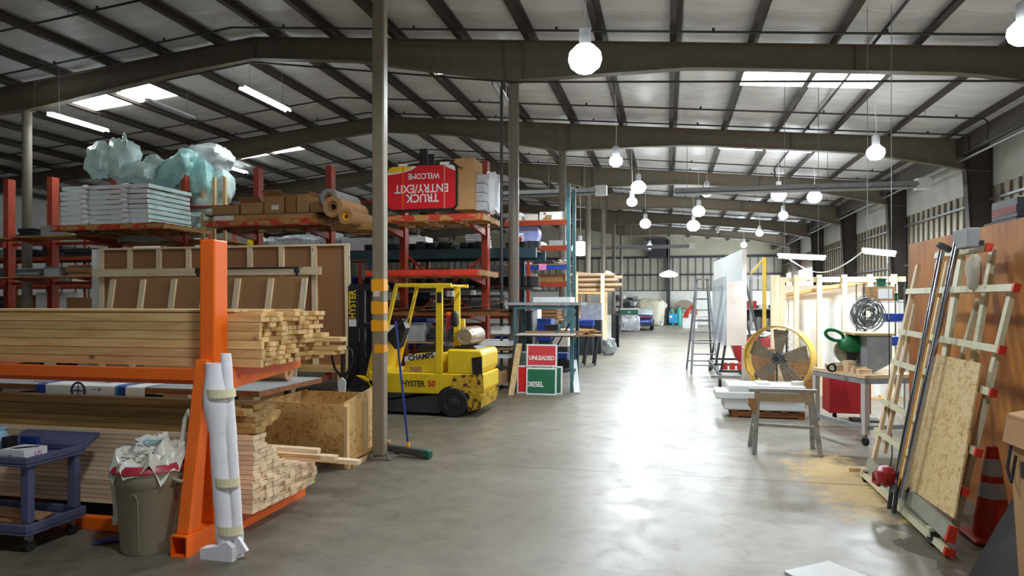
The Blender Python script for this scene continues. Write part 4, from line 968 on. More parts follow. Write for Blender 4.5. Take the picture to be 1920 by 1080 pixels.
for z in (.35, 1.0): MB().box(-.1, .75, -.255, .45, z, z + .02).build('shelf', pallet_x, t)
# shelf under the bags
t = thing('upper_deck', 'timber deck carrying the plastic bags at the back of the rack', 'deck', (X(300, 15.6), 15.9, 0))
MB().box(-2.2, 1.9, -.42, .5, 3.38, 3.45).build('deck', pallet_x, t)
for x in (-2.1, 0, 1.8): MB().box(x - .05, x + .05, .3, .4, 0, 3.38).build('post', redor, t)
for i, (px, py, y, rx) in enumerate(((188, 300, 14.7, .5), (290, 330, 15.2, .7))):
    pass
one('bag_pile', MB().blob((X(255, 15.1), 15.5, 3.83), (1.75, .4, .4), .25, 3, 5, 40, 12, .7), palebag, 'long heap of pale filled plastic bags behind the white frames', 'bag', smooth=True)
# c) second pallet and open cartons
xa, xb = X(398, 13.8), X(598, 13.8)
big_pallet(xa + .15, xb - .05, zt_ + .14, 1.6, 'plain wooden pallet stacked on the red-streaked pallet', front=pallet_x, yc=14.5)
one('paper_label', MB().box(xa + .13, xa + .62, 13.67, 13.68, zt_ + .16, zt_ + .26), white, 'white paper label stuck on the left end of the plain pallet', 'label')
one('dark_board', MB().box(xa - .15, xb + .4, 13.75, 15.2, zt_ + .277, zt_ + .297), dkgrey, 'thin dark board across the plain pallet under the cartons', 'board')
zb = zt_ + .298
def carton(label, x0, x1, y0, y1, z, h, flap=(0, 0), mat=kraft, rz=0, mark=None):
    t = thing('open_carton', label, 'box', ((x0 + x1) / 2, (y0 + y1) / 2, z), rz, 'brown cartons'); w_, d_ = (x1 - x0) / 2, (y1 - y0) / 2
    b = MB().box(-w_, w_, -d_, -d_ + .01, 0, h).box(-w_, w_, d_ - .01, d_, 0, h).box(-w_, -w_ + .01, -d_ + .01, d_ - .01, 0, h).box(w_ - .01, w_, -d_ + .01, d_ - .01, 0, h).box(-w_ + .01, w_ - .01, -d_ + .01, d_ - .01, 0, .01)
    b.build('walls', mat, t)
    f = flap[0]
    if f: MB().prism([(-d_ - .001, h), (-d_ - f * .7, h + f * .55), (-d_ - f * .7 - .006, h + f * .54), (-d_ - .008, h - .01)], 'yz', -w_, w_).build('flap', mat, t)
    if flap[1]: MB().prism([(w_ + .001, h), (w_ + flap[1] * .6, h + flap[1] * .6), (w_ + flap[1] * .6 + .006, h + flap[1] * .59), (w_ + .009, h - .01)], 'xz', -d_, d_).build('flap', mat, t)
    if mark: MB().box(mark[0], mark[1], -d_ - .003, -d_ - .0005, mark[2], mark[3]).build('label_sticker', white, t, label='white address label')
    return t
def Xc(px): return X(px, 13.95)
carton('low brown carton at the left end of the carton row', Xc(400), Xc(450), 13.9, 14.5, zb, .22, (.0, .08))
carton('open brown carton with a drooping flap, second in the carton row', Xc(454), Xc(494), 13.9, 14.45, zb, .29, (.16, 0))
carton('tall brown carton with a white label in the middle of the row', Xc(498), Xc(534), 13.9, 14.45, zb, .42, (.17, .06), mark=(-.06, .12, .1, .2))
carton('brown carton with dark slots right of the tall one', Xc(538), Xc(556), 13.9, 14.4, zb, .42, (0, .0), kraft2)
carton('brown carton with a torn side flap near the right post', Xc(559), Xc(580), 13.9, 14.4, zb, .42, (0, .1))
carton('low wide brown carton at the right end of the row', Xc(584), Xc(615), 13.9, 14.6, zb, .25, (0, .05), kraft2)
# d) kraft rolls
for i, (px, py, y, L_, r) in enumerate(((650, 395, 13.9, 1.3, .22), (672, 412, 13.7, 1.2, .16), (640, 378, 14.4, 1.2, .2))):
    p = at(px, py, y); t = thing('paper_roll', ['large kraft roll end lying right of the carton pallet', 'kraft roll with a yellow core beside the taped column', 'grey-brown curved roll resting behind the carton pallet'][i], 'roll', p)
    b = MB().lathe([(r * .55, -L_ / 2), (r, -L_ / 2), (r, L_ / 2), (r * .55, L_ / 2)], n=24); b.v = [(x, z, y_) for x, y_, z in b.v]; b.build('paper', kraft if i < 2 else greyp, t, smooth=True)
    b = MB().lathe([(r * .3, -L_ / 2 + .02), (r * .54, -L_ / 2 + .02), (r * .54, L_ / 2), (r * .3, L_ / 2)], n=20); b.v = [(x, z, y_) for x, y_, z in b.v]; b.build('core', tape_y if i == 1 else kraft2, t, smooth=True)
big_pallet(X(625, 13.7), X(700, 13.7), zt_ - .12, 1.5, 'small wooden pallet under the kraft rolls', front=pallet_x, n=3, yc=14.4)
# e) truck sign, tall carton, white stack
Ysn = 13.75
sx0, sx1, sz0, sz1 = X(725, Ysn), X(857, Ysn), at(790, 394, Ysn)[2], at(790, 308, Ysn)[2]
t = thing('road_sign', 'red and black truck entry sign standing upside down on the top pallet', 'sign', ((sx0 + sx1) / 2, Ysn, sz0))
Wd, Hd = (sx1 - sx0) / 2, sz1 - sz0
def rrect(w_, h0, h1, r, n=6):
    P = []
    for cx, cz, a0 in ((w_ - r, h0 + r, -90), (w_ - r, h1 - r, 0), (-w_ + r, h1 - r, 90), (-w_ + r, h0 + r, 180)):
        P += [(cx + r * math.cos(math.radians(a0 + 90 * i / n)), cz + r * math.sin(math.radians(a0 + 90 * i / n))) for i in range(n + 1)]
    return P
MB().prism(rrect(Wd, 0, Hd, .13), 'xz', .0, .35).build('sign_case', black, t)
face = MB().prism(rrect(Wd - .03, .03, Hd - .03, .11), 'xz', -.004, -.001)
face = face.build('sign_face', signred, t, label='red sign face with rounded corners')
e = [(-Wd + .03 + .62 * q, Hd - .035 - .13 * math.cos(q * PI / 2) ** .7) for q in [i / 8 for i in range(9)]]
MB().prism([(-Wd + .032, Hd - .13)] + [(-Wd + .03, Hd - .2)] + [(x, z - .03) for x, z in e[1:]] + [(e[-1][0], Hd - .035), (-Wd + .12, Hd - .035)], 'xz', -.006, -.0045).build('white_curve', white, t, label='white curved corner')
MB().prism([(-Wd + .032, Hd - .15)] + [(x * .98 - .02, z) for x, z in e[1:-1]] + [(e[-1][0] - .1, Hd - .035), (-Wd + .12, Hd - .035), (-Wd + .045, Hd - .08)], 'xz', -.008, -.0065).build('yellow_corner', lift_y, t, label='yellow curved corner')
MB().prism([(Wd - .033, Hd - .16), (Wd - .05, Hd - .07), (Wd - .11, Hd - .035), (Wd - .3, Hd - .035), (Wd - .16, Hd - .11)], 'xz', -.006, -.0045).build('white_corner', white, t, label='white curved corner')
ROT = (PI / 2, PI, 0)
text('WELCOME', .165, (0.05, -.0065, Hd - .245), ROT, white, face, wide=.88, bold=.003)
text('ENTRY/EXIT', .245, (0.0, -.0065, Hd - .50), ROT, white, face, wide=.9, bold=.004)
text('TRUCK', .245, (.02, -.0065, Hd - .70), ROT, white, face, wide=.9, bold=.004)
for x, m in ((-Wd + .37, orange), (Wd - .27, solid('pale_strap', '#d98f84', .5))):
    MB().box(x - .012, x + .012, -.013, -.009, .02, Hd + .001).build('strap', m, t); MB().box(x - .1, x + .1, -.014, .2, Hd + .001, Hd + .025).mat(0).box(x - .1, x + .1, -.014, -.0095, Hd - .03, Hd + .001).build('edge_guard', white, t)
one('tall_carton', MB().prism([(X(852, 13.8), sz0), (X(888, 13.8), sz0), (X(888, 13.8), sz0 + 1.06), (X(852, 13.8), sz0 + 1.06)], 'xz', 13.82, 14.5).prism([(X(852, 13.8), sz0 + .98), (X(852, 13.8) - .02, sz0 + .98), (X(866, 13.8), sz0 + .86), (X(868, 13.8), sz0 + .87)], 'xz', 13.75, 13.815), kraft, 'tall brown carton standing right of the truck sign', 'box')
for i in range(4):
    z = sz0 + .19 * i
    one('wrapped_pack', MB().box(X(890, 13.9), X(906, 13.9), 14.0, 14.7, z, z + .175), stretch, 'film-wrapped white pack left of the rack post, %s' % ['lowest', 'second up', 'third up', 'topmost'][i], 'pack', 'wrapped packs beside the rack post')
one('foam_pack', MB().blob((X(918, 14.3), 14.6, sz0 + .42), (.14, .3, .42), .25, 3, 4, 16, 14, .5), white_pl, 'white film-wrapped bundle right of the rack post on the sign pallet', 'pack', smooth=True)
t = thing('black_sign_panel', 'tall black folded panel rising behind the truck sign', 'panel', (X(795, 14.6), 14.7, sz0))
MB().box(-.14, .04, -.02, .1, 0, 1.5).build('panel', black, t); MB().box(.06, .2, 0, .06, 0, 1.38).build('wing', black, t)
one('brown_carton', MB().box(X(797, 14.3), X(815, 14.3), 14.3, 14.6, sz0, sz0 + 1.08), kraft2, 'narrow brown carton peeping over the truck sign', 'box')
for i in range(5):
    a = at(930 + i * 3, 418 - i * 5, 14.2); one('timber_batten', MB().bar((X(840, 14.0) + .3 * i, 13.9 + .1 * i, zt_ + .11 - .05 * i), (a[0], 14.9 - .1 * i, a[2] - .05), .07, .03), pallet_x, 'loose timber batten poking right from the sign pallet, %s' % ['lowest', 'second', 'middle', 'fourth', 'uppermost'][i], 'board', 'loose battens by the sign pallet') if False else None

# middle level: pallet with red edge
big_pallet(X(688, 13.8), X(902, 13.8), 2.385, 1.6, 'red-edged wooden pallet on the middle arms above the forklift', front=redpaint, yc=14.5, n=5)
# slate beam rack carrying black rounds
t = thing('slate_beam', 'long slate-blue steel beam carrying black round drums', 'beam', (X(830, 16.2), 16.2, 0))
xa, xb = X(645, 16.0) - t.location.x, X(1003, 16.0) - t.location.x
z0, z1 = at(830, 484, 16.0)[2], at(830, 466, 16.0)[2]
MB().box(xa, xb, -.08, .08, z0, z1).build('beam', slate, t)
MB().box(xa, xb, 1.2, 1.3, z0, z1).build('rear_beam', slate, t)
for x in (xa + .05, X(957, 16) - t.location.x):
    for y in (0, 1.25): MB().box(x - .05, x + .05, y - .05, y + .05, 0, z0 - .001).build('post', slate, t)
MB().box(xa + .1, xb - .1, .09, 1.19, z1 - .05, z1 - .02).build('deck', dkgrey, t)
MB().box(xa + .1, xb - .1, -.05, 1.25, z0 - .75, z0 - .7).build('lower_deck', dkgrey, t)
for i, px in enumerate((692, 712, 726, 741, 757, 772, 790, 808, 826, 843, 868, 884, 898, 960, 972, 985, 996)):
    r = U(.13, .17) if i < 13 else .2; h = U(.16, .22); x = X(px, 16.3)
    one('black_drum', MB().lathe([(r * .9, 0), (r, .02), (r, h * .8), (r * 1.03, h * .82), (r * 1.03, h), (.01, h)], (0, 0, 0), n=20), black, 'shiny black drum on the slate beam, number %d from left' % (i + 1), 'drum', 'black drums on the slate beam', local=(x, 16.35 + .1 * (i % 3), z1 - .02), smooth=True)
    if i % 2 == 0 or i > 12:
        one('black_drum', MB().lathe([(r * .9, 0), (r, .02), (r, .25), (.01, .25)], n=16), black, 'dull black drum under the slate beam, number %d from left' % (i // 2 + 1 if i < 13 else i - 6), 'drum', 'black drums under the slate beam', local=(x, 16.35, z0 - .699), smooth=True)

# ---- goods on the rack levels: boards, sheets, cartons
def stack(label, x0, x1, y0, y1, z, n, th, mat, cat='stack', gap=.004, jit=.06, name='board_stack'):
    """n separate boards, each a thing of its own"""
    for i in range(n):
        j = U(-jit, jit); b = MB().box(x0 + j, x1 + j, y0 + U(0, jit), y1, z, z + th); nm = ['lowest', 'second', 'third', 'fourth', 'fifth', 'sixth', 'seventh', 'eighth'][i]
        one(name, b, mat[i % len(mat)] if isinstance(mat, list) else mat, (label + ', ' + nm + ' of its pile') if n > 1 else label, cat, label if n > 1 else None); z += th + gap
    return z
ya, yb = 14.15, 15.1
# lower right bay, around the forklift
stack('dark timber beam on the lowest arms behind the forklift', X(640, 14.2), X(955, 14.2), ya, yb, 1.555, 1, .07, brown_w, 'board', name='timber_beam')
stack('bent brown hardboard sheet behind the forklift mast', X(735, 14.4), X(948, 14.4), ya, yb, 1.63, 3, .012, hard, 'sheet', .012, .15, 'hardboard_sheet')
one('curled_hardboard', MB().sheet(lambda u, v: (X(790, 14.3) + (X(946, 14.3) - X(790, 14.3)) * u, 14.05 + .8 * v, 1.68 + .16 * u ** 2 + .02 * v), 14, 4, .006), hard2, 'curled brown hardboard sheet lifting at its right end', 'sheet')
one('curled_hardboard', MB().sheet(lambda u, v: (X(700, 14.3) + (X(852, 14.3) - X(700, 14.3)) * u, 14.1 + .8 * v, 1.68 + .17 * abs(u - .25)), 14, 4, .006), hard2, 'curled brown hardboard sheet seen through the forklift cab', 'sheet')
stack('long black tube bundle behind the forklift guard', X(700, 15.0), X(955, 15.0), 14.9, 15.15, 2.0, 1, .13, dkgrey, 'board', name='dark_panel') if False else None
one('timber_block', MB().box(X(905, 14.3), X(946, 14.3), 14.05, 14.8, .115, .36), kraft, 'brown carton on the floor arms behind the forklift tail', 'box')
one('kraft_slab', MB().box(X(640, 14.4), X(900, 14.4), 14.2, 15.1, .115, .2), kraft2, 'long brown slab on the lowest arms behind the forklift body', 'board')
# generic shelf goods; every piece gets its own place in its label
deckmats = [greyp, dkgrey, kraft, white, brown_w, kraft2, stretch, greyp, blue, hard]
names = {greyp: 'grey', dkgrey: 'charcoal', kraft: 'kraft brown', white: 'white', brown_w: 'dark timber', kraft2: 'dull brown', stretch: 'film-wrapped', blue: 'blue', hard: 'hardboard', foil: 'foil-wrapped', offw: 'cream', pallet_x: 'timber', black: 'black'}
def goods(area, x0, x1, y, z, wmin, wmax, hmin, hmax, mats, seed, depth=.8, kindw=('box', 'panel', 'bundle')):
    rs = random.Random(seed); x = x0; k = 0
    while x < x1 - wmin * .6:
        wd = min(rs.uniform(wmin, wmax), x1 - x); h = rs.uniform(hmin, hmax); m = rs.choice(mats); k += 1
        typ = rs.random()
        lab = '%s %s on %s, %s from left' % (names[m], {0: 'sheet pile', 1: 'box', 2: 'tube bundle'}[0 if typ < .4 else 1 if typ < .8 else 2], area, ['first', 'second', 'third', 'fourth', 'fifth', 'sixth', 'seventh', 'eighth', 'ninth', 'tenth', 'eleventh', 'twelfth', 'thirteenth', 'fourteenth', 'fifteenth', 'sixteenth'][min(k - 1, 15)])
        if typ < .4:
            b = MB(); n = max(2, int(h / .035)); 
            for q in range(n):
                j = rs.uniform(-.04, .04); b.box(x + .05 + j, x + wd - .05 + j, y + rs.uniform(0, .08), y + depth, z + q * .034, z + q * .034 + .031)
            one('sheet_pile', b, m, lab, 'sheets')
        elif typ < .8:
            b = MB().box(x + .03, x + wd - .03, y + rs.uniform(0, .1), y + depth * .9, z, z + h)
            t = thing('storage_box', lab, 'box', (x + wd / 2, y + .4, z)); b.v = [(p[0] - x - wd / 2, p[1] - y - .4, p[2] - z) for p in b.v]
            b.build('box_body', m, t, bevel=.01)
            MB().box(-wd / 2 + .025, wd / 2 - .025, -.41, depth * .5, h + .001, h + .012).build('lid', m, t) if rs.random() < .5 else MB().box(-.03, .03, -.402, -.3, h + .0005, h + .004).build('tape_strip', tape_c, t)
        else:
            b = MB(); n = max(2, int(wd / .09)); r = .04
            for q in range(n):
                for rr_ in range(max(1, int(h / .09))):
                    b.cyl((x + .06 + q * .085, y + rs.uniform(0, .15), z + r + rr_ * .075), (x + .06 + q * .085, y + depth, z + r + rr_ * .075), r, n=10)
            one('tube_bundle', b, m, lab, 'tubes')
        x += wd + rs.uniform(.02, .15)
def shelf(label, x0, x1, y0, y1, levels, mat, h, posts=None):
    t = thing('pallet_rack', label, 'rack', ((x0 + x1) / 2, (y0 + y1) / 2, 0)); W, D = (x1 - x0) / 2, (y1 - y0) / 2
    n = max(2, round((x1 - x0) / 2.6) + 1)
    for i in range(n):
        x = -W + i * 2 * W / (n - 1)
        for y in (-D, D): MB().box(x - .045, x + .045, y - .04, y + .04, 0, h).build('post', mat, t)
    for z in levels:
        for y in (-D, D): MB().box(-W + .046, W - .046, y - .025, y + .025, z - .11, z - .02).build('beam', mat, t)
        MB().box(-W + .046, W - .046, -D + .026, D - .026, z - .04, z - .001).build('deck', pallet_x, t)
    return t
gm = [greyp, dkgrey, kraft, white, brown_w, kraft2, stretch]
# boards laid on the red rack arms, both bays groups
for z, lab, sd, xa, xb, mats in ((.955, 'the second red rack arms', 11, -8.0, -4.2, [greyp, white, kraft, dkgrey]), (2.39, 'the middle red rack arms', 12, -11.8, -8.0, gm), (3.505, 'x', 1, 0, 0, gm)):
    if xb: 
        one('deck_board', MB().box(xa - .1, xb + .1, 14.15, 15.1, z, z + .03), pallet_x, 'wide timber deck on ' + lab, 'board'); goods(lab, xa, xb, 14.2, z + .031, .4, 1.0, .12, .4, mats, sd, .7)
# second row of racks behind
shelf('grey-posted pallet rack in the row behind the red rack', -13, -3.9, 18.4, 19.5, (.5, 1.5, 2.35, 3.15), redor, 3.6)
for i, z in enumerate((.5, 1.5, 2.35, 3.15)):
    goods('%s shelf behind the red rack' % ['the lowest', 'the second', 'the third', 'the top'][i], -12.9, -4.0, 18.5, z, .5, 1.3, .2, .62, gm + ([foil, white] if i == 3 else [blue]), 30 + i, .9)
shelf('dark pallet rack at the back left of the hall', -25, -13.6, 18.6, 19.8, (.5, 1.5, 2.4, 3.3), redor, 4.2)
for i, z in enumerate((.5, 1.5, 2.4, 3.3)): goods('%s back left shelf' % ['the lowest', 'the second', 'the third', 'the top'][i], -24.9, -13.7, 18.7, z, .6, 1.4, .2, .65, [greyp, dkgrey, kraft2, white, dkgrey], 50 + i, .9)
# left edge: goods on the dark red rack
for i, z in enumerate((1.455, 2.455, 3.455)):
    one('deck_board', MB().box(-16.0, -13.6, 14.15, 15.1, z, z + .03), pallet_x, 'timber deck on the %s arms, right part of the far left rack' % ['lower', 'middle', 'upper'][i], 'board')
    one('deck_board', MB().box(-18.4, -16.5, 14.15, 15.1, z, z + .03), pallet_x, 'timber deck on the %s arms at the left picture edge' % ['lower', 'middle', 'upper'][i], 'board')
    goods('the %s left edge deck' % ['lower', 'middle', 'upper'][i], -15.95, -13.7, 14.2, z + .031, .5, 1.2, .1, .3, [greyp, dkgrey, white, stretch, kraft2, kraft], 70 + i, .8)
goods('the floor under the far left rack', -17.5, -12, 15.5, 0, .5, 1.1, .3, .9, [greyp, dkgrey, kraft, blue], 80, .7)
one('plastic_bag', MB().blob((-17.9, 14.5, 4.1), (.6, .4, .62), .3, 1.6, 8, 24, 14, .8), clearbag, 'grey plastic bag at the very left edge on the upper rack deck', 'bag', smooth=True)
one('yellow_disc', MB().lathe([(.01, 0), (.3, 0), (.3, .06), (.01, .06)], (X(465, 17), 17.4, 3.45), 'y', 28), lift_y, 'yellow round disc behind a red rack post', 'disc')
one('foil_bundle', MB().blob((X(545, 17), 17.6, 3.35), (1.15, .4, .3), .3, 4, 3, 40, 14, .4), foil, 'big foil-wrapped bundle behind the rack above the tall brown panel', 'bundle', smooth=True)
one('grey_carton', MB().box(X(590, 17), X(615, 17), 17.3, 17.9, 3.08, 3.75), greyp, 'pale grey carton beside the foil bundle', 'box')
one('grey_slab', MB().box(X(628, 17.6), X(700, 17.6), 17.6, 18.3, 3.05, 3.6), greyp, 'pale grey crate left of the taped column above the slate beam', 'box')
one('white_box', MB().box(X(768, 17.6), X(798, 17.6), 17.6, 18.2, 3.055, 3.6), white, 'white lidded box on the rack behind the sign pallet', 'box')
t = thing('goods_deck', 'timber deck holding the foil bundle and grey crates', 'deck', (-9, 17.85, 0))
MB().box(-3.6, 5.1, -.3, .45, 2.98, 3.05).build('deck', pallet_x, t)
for x in (-3.5, .8, 5.0): MB().box(x - .05, x + .05, -.28, -.2, 0, 2.98).build('post', redor, t)

# more goods seen through the forklift cab and right of it
for i, (px0, px1, py0, py1, Yq, D, m, nm, cat, lab) in enumerate((
        (800, 958, 519, 534, 16.6, 1.0, black, 'long_slab', 'board', 'long black panel under the red-edged middle pallet'),
        (775, 945, 553, 560, 15.55, .25, dkgrey, 'long_slab', 'board', 'long charcoal panel level with the top of the gas tank rack'),
        (884, 958, 558, 563, 15.5, .3, galv, 'metal_channel', 'channel', 'bright metal channel crossing behind the right rack post'),
        (722, 800, 597, 612, 15.6, .6, blue, 'storage_crate', 'box', 'blue crate seen through the forklift guard'),
        (850, 905, 577, 592, 16.9, .8, dkgrey, 'flat_case', 'case', 'charcoal flat case behind the forklift mirror'),
        (770, 816, 536, 548, 17.3, .5, white, 'white_carton', 'box', 'white carton seen under the forklift roof'),
        (820, 882, 536, 553, 17.2, .5, offw, 'cream_carton', 'box', 'cream carton right of the forklift roof'),
        (920, 953, 612, 626, 14.5, .5, white, 'white_carton', 'box', 'white carton with dark end on the arms right of the gas tank'),
        (880, 957, 640, 648, 14.4, .8, white, 'white_slab', 'board', 'white slab on the second arms right of the gas tank'),
        (880, 957, 652, 656, 14.4, .8, kraft2, 'brown_slab', 'board', 'thin brown slab under the white slab right of the gas tank'),
        (900, 957, 664, 671, 14.5, .8, white_pl, 'white_tube_box', 'box', 'long white box low behind the forklift tail'),
        (740, 820, 620, 640, 15.7, .6, greyp, 'grey_crate', 'box', 'grey crate behind the forklift seat'))):
    p0, p1 = at(px0, py1, Yq), at(px1, py0, Yq)
    one(nm, MB().box(p0[0], p1[0], Yq, Yq + D, p0[2], p1[2]), m, lab, cat)
for i, (px, m, h) in enumerate(((15, kraft2, .55), (40, greyp, .5), (105, dkgrey, .6), (135, white, .35), (165, dkgrey, .5), (185, stretch, .62))):
    x = X(px, 13.9); t = thing('floor_crate', '%s crate on the floor before the far left rack, %s from left' % (names[m], ['first', 'second', 'third', 'fourth', 'fifth', 'sixth'][i]), 'box', (x, 13.6, 0))
    MB().box(-.3, .3, -.3, .3, 0, .9 + h).build('crate_body', m, t, bevel=.01); MB().box(-.31, .31, -.31, .31, .901 + h, .93 + h).build('lid', kraft2 if m is dkgrey else dkgrey, t)

# ================================================================ CENTRE: teal shelf and signs
Yt = 14.1
t = thing('steel_shelf', 'teal steel shelf with grey top beside the fuel signs', 'shelf', (-2.45, Yt + .45, 0))
xa, xb = X(966, Yt) + 2.45, X(1072, Yt) + 2.45
for x in (xa, xb):
    for y in (-.45, .45):
        b = MB().box(x - .035, x + .035, y - .004, y + .004, 0, 1.78).box(x - .035 if x == xa else x + .027, x - .027 if x == xa else x + .035, y, y + .05 if y < 0 else y - .05, 0, 1.78)
        b.build('angle_post', teal, t)
MB().box(xa, xb, -.46, -.43, 1.70, 1.76).build('top_rail', teal, t); MB().box(xa, xb, .43, .46, 1.70, 1.76).build('top_rail', teal, t)
MB().box(xa - .18, xb + .2, -.5, .5, 1.781, 1.84).build('top_panel', greyp, t)
MB().box(xa, xb + .1, -.47, .4, 1.13, 1.17).build('mid_shelf', brown_w, t)
MB().box(xa, xb + .05, -.42, .42, .42, .46).build('low_shelf', dkgrey, t)
MB().bar((xa + .3, -.4, .3), (xb - .04, -.4, 1.65), .04, .015, (0, 1, 0)).build('diagonal_brace', teal, t)
MB().bar((xa + .75, .42, .9), (xb - .04, .42, 1.6), .03, .015, (0, 1, 0)).build('rear_brace', black, t)
one('white_tray', MB().box(X(1003, 14.4), X(1072, 14.4), 14.2, 14.9, 1.842, 1.95), white_pl, 'white flat tray lying on the grey top of the teal shelf', 'tray')
one('plank_pile', MB().box(X(975, 14.1), X(1078, 14.1), 13.72, 14.3, 1.172, 1.2), offw, 'pale plank lying on the middle level of the teal shelf', 'board')
one('plank', MB().bar((X(985, 14.2), 14.2, 1.222), (X(1095, 14.2), 14.5, 1.222), .2, .03), kraft2, 'long brown plank reaching right off the teal shelf', 'board')
for i, (x0, x1, z, h, m, lab) in enumerate(((1020, 1045, 1.172 + .0, .14, dkgrey, 'dark'), (1042, 1066, .462, .16, black, 'black'), (1042, 1062, .64, .12, blue, 'blue'), (970, 985, .462, .3, greyp, 'grey'))):
    one('storage_tub', MB().box(X(x0, 14.45), X(x1, 14.45), 14.55, 14.9, z + (.05 if z > 1 else 0), z + h + (.05 if z > 1 else 0)), m, lab + ' tub inside the teal shelf', 'tub')
one('black_bag', MB().blob((X(1052, 14.4), 14.45, .57), (.26, .25, .1), .4, 2, 3, 20, 10), black, 'black folded bags heaped on the low level of the teal shelf', 'bag', smooth=True) if False else None
def signpanel(label, px0, px1, z0, z1, Y, m, words, lean=.12, frame=True, size=.1, off=0):
    x0, x1 = X(px0, Y), X(px1, Y); t = thing('sign_panel', label, 'sign', ((x0 + x1) / 2, Y, z0)); w_ = (x1 - x0) / 2; h = z1 - z0
    f = lambda b: [(x, y + lean * z, z) for x, y, z in b.v]
    b = MB().box(-w_, w_, 0, .03, 0, h); b.v = f(b); b.build('board', white, t)
    b = MB().box(-w_ + .03, w_ - .03, -.004, -.001, .03, h - .03); b.v = f(b); b.build('face', m, t)
    if words: text(words, size, (off, -.008 + lean * h * .38, h * .38), (PI / 2 + math.atan(lean) * -1, 0, 0), white, t, wide=.85, bold=.004)
    return t
signpanel('green diesel sign leaning at the foot of the teal shelf', 986, 1043, .005, .535, 13.55, signgreen, 'DIESEL', .1, size=.14, off=-.13)
signpanel('red unleaded sign standing on top of the diesel sign', 987, 1044, .56, 1.0, 13.62, signred2, 'UNLEADED', .1, size=.118)
signpanel('red sign mostly hidden left of the diesel sign', 969, 995, .005, .56, 13.7, signred, None, .08)
signpanel('dark green sign mostly hidden right of the diesel sign', 1034, 1054, .005, .56, 13.7, signgreen, None, .08)
one('yellow_plank', MB().add([(X(956, 13.6), 13.45, 0), (X(966, 13.6), 13.45, 0), (X(966, 13.6), 13.49, 0), (X(956, 13.6), 13.49, 0), (X(963, 13.6), 13.85, 1.0), (X(974, 13.6), 13.85, 1.0), (X(974, 13.6), 13.89, 1.0), (X(963, 13.6), 13.89, 1.0)],
    [(0, 3, 2, 1), (4, 5, 6, 7), (0, 1, 5, 4), (1, 2, 6, 5), (2, 3, 7, 6), (3, 0, 4, 7)]), pine_v, 'pale yellow plank leaning left of the fuel signs', 'board')
one('white_board', MB().bar((X(1082, 14.3) + .05, 13.9, 0.02), (X(1076, 14.6), 14.6, .62), .12, .02), white, 'white board leaning on the right side of the teal shelf', 'board')
# rack with blue beams and second teal post behind the shelf
t = thing('tall_rack', 'tall pale teal rack with blue beams behind the teal shelf', 'rack', (-3.0, 20.0, 0))
xr = X(1066, 20) + 3.0; xl = X(960, 21.0) + 3.0
MB().box(xr - .05, xr + .05, -.05, .05, 0, 5.3).build('post', teal, t); MB().box(xr - .05, xr + .05, 1.2, 1.3, 0, 5.3).build('post', teal, t)
for z, m in ((2.85, blue), (2.35, redor), (4.15, redor), (3.4, redor)): MB().box(xl, xr - .051, -.05, .03, z - .06, z + .07).build('beam', m, t)
for z in (2.94, 2.44, 4.24, 3.49, 1.3, .6): MB().box(xl, xr - .051, .04, 1.18, z, z + .02).build('deck', pallet_x, t)
for z, sd, hm in ((2.96, 5, .2), (2.46, 6, .25), (3.51, 8, .4), (1.32, 9, .7), (.62, 10, .5), (4.26, 14, .3)):
    goods('the %s level of the tall teal rack' % {2.96: 'blue-beamed', 2.46: 'red-beamed', 3.51: 'fifth', 1.32: 'second', .62: 'lowest', 4.26: 'top'}[z], xl - 3.0 + .05, xr - 3.08, 20.1, z, .4, .9, .1, hm, [greyp, white, kraft2, offw, dkgrey, white], sd, .9)
one('pink_tag', MB().box(X(1010, 19.9), X(1024, 19.9), 19.9, 19.93, 2.78, 2.96), solid('pink_card', '#e48ac0', .6), 'pink square card hung on the blue beam', 'card')
one('round_drum', MB().lathe([(.01, 0), (.36, 0), (.36, .5), (.01, .5)], (0, 0, 0), 'y', 24), solid('periwinkle_drum', '#8f9ad0', .45), 'pale violet round drum lying on the rack right of the second column', 'drum', local=(X(985, 20), 20.2, 3.87), smooth=True)
one('white_crate', MB().box(X(1010, 20), X(1062, 20), 20.15, 20.9, 4.27, 4.5), white, 'white flat crate high on the tall teal rack', 'box')
one('grey_crate', MB().box(X(1012, 21.5), X(1064, 21.5), 21.5, 22.3, 3.0, 3.9), offw, 'large cream crate behind the tall teal rack posts', 'box') if False else None
# pine storage stand with kraft tubes
Ys = 27.2
t = thing('pine_stand', 'tall pine stand holding kraft tubes left of the aisle', 'stand', (X(1105, Ys), Ys, 0)); cx = t.location.x
for px in (1080, 1130):
    for y in (0, 1.2): MB().box(X(px, Ys) - cx - .07, X(px, Ys) - cx + .07, y - .06, y + .06, 0, 2.93).build('post', pine_p, t)
for z in (1.75, 1.25, 2.2): MB().box(X(1080, Ys) - cx, X(1130, Ys) - cx, -.05, 1.25, z - .03, z + .03).build('shelf', pine, t)
for i in range(7):
    one('kraft_tube', MB().lathe([(.06, -.9), (.075, -.9), (.075, .9), (.06, .9)], (0, 0, 0), 'x', 12), tube_m, 'kraft tube stacked on the pine stand, %s from the bottom' % ['first', 'second', 'third', 'fourth', 'fifth', 'sixth', 'seventh'][i], 'tube', 'kraft tubes on the pine stand', local=(cx + .05 + .15 * (i % 3), Ys + .3 + .12 * (i % 2), 2.31 + .1 * i), smooth=True)
one('long_tube', MB().cyl((X(1072, Ys), Ys + .5, 2.98), (X(1150, Ys), Ys + .4, 2.8), .09, n=14), tube_m, 'long kraft tube lying across the top of the pine stand', 'tube', smooth=True)
one('carton', MB().box(X(1085, Ys), X(1128, Ys), Ys + .1, Ys + 1, 1.285, 1.65), kraft, 'open carton in the middle of the pine stand', 'box')
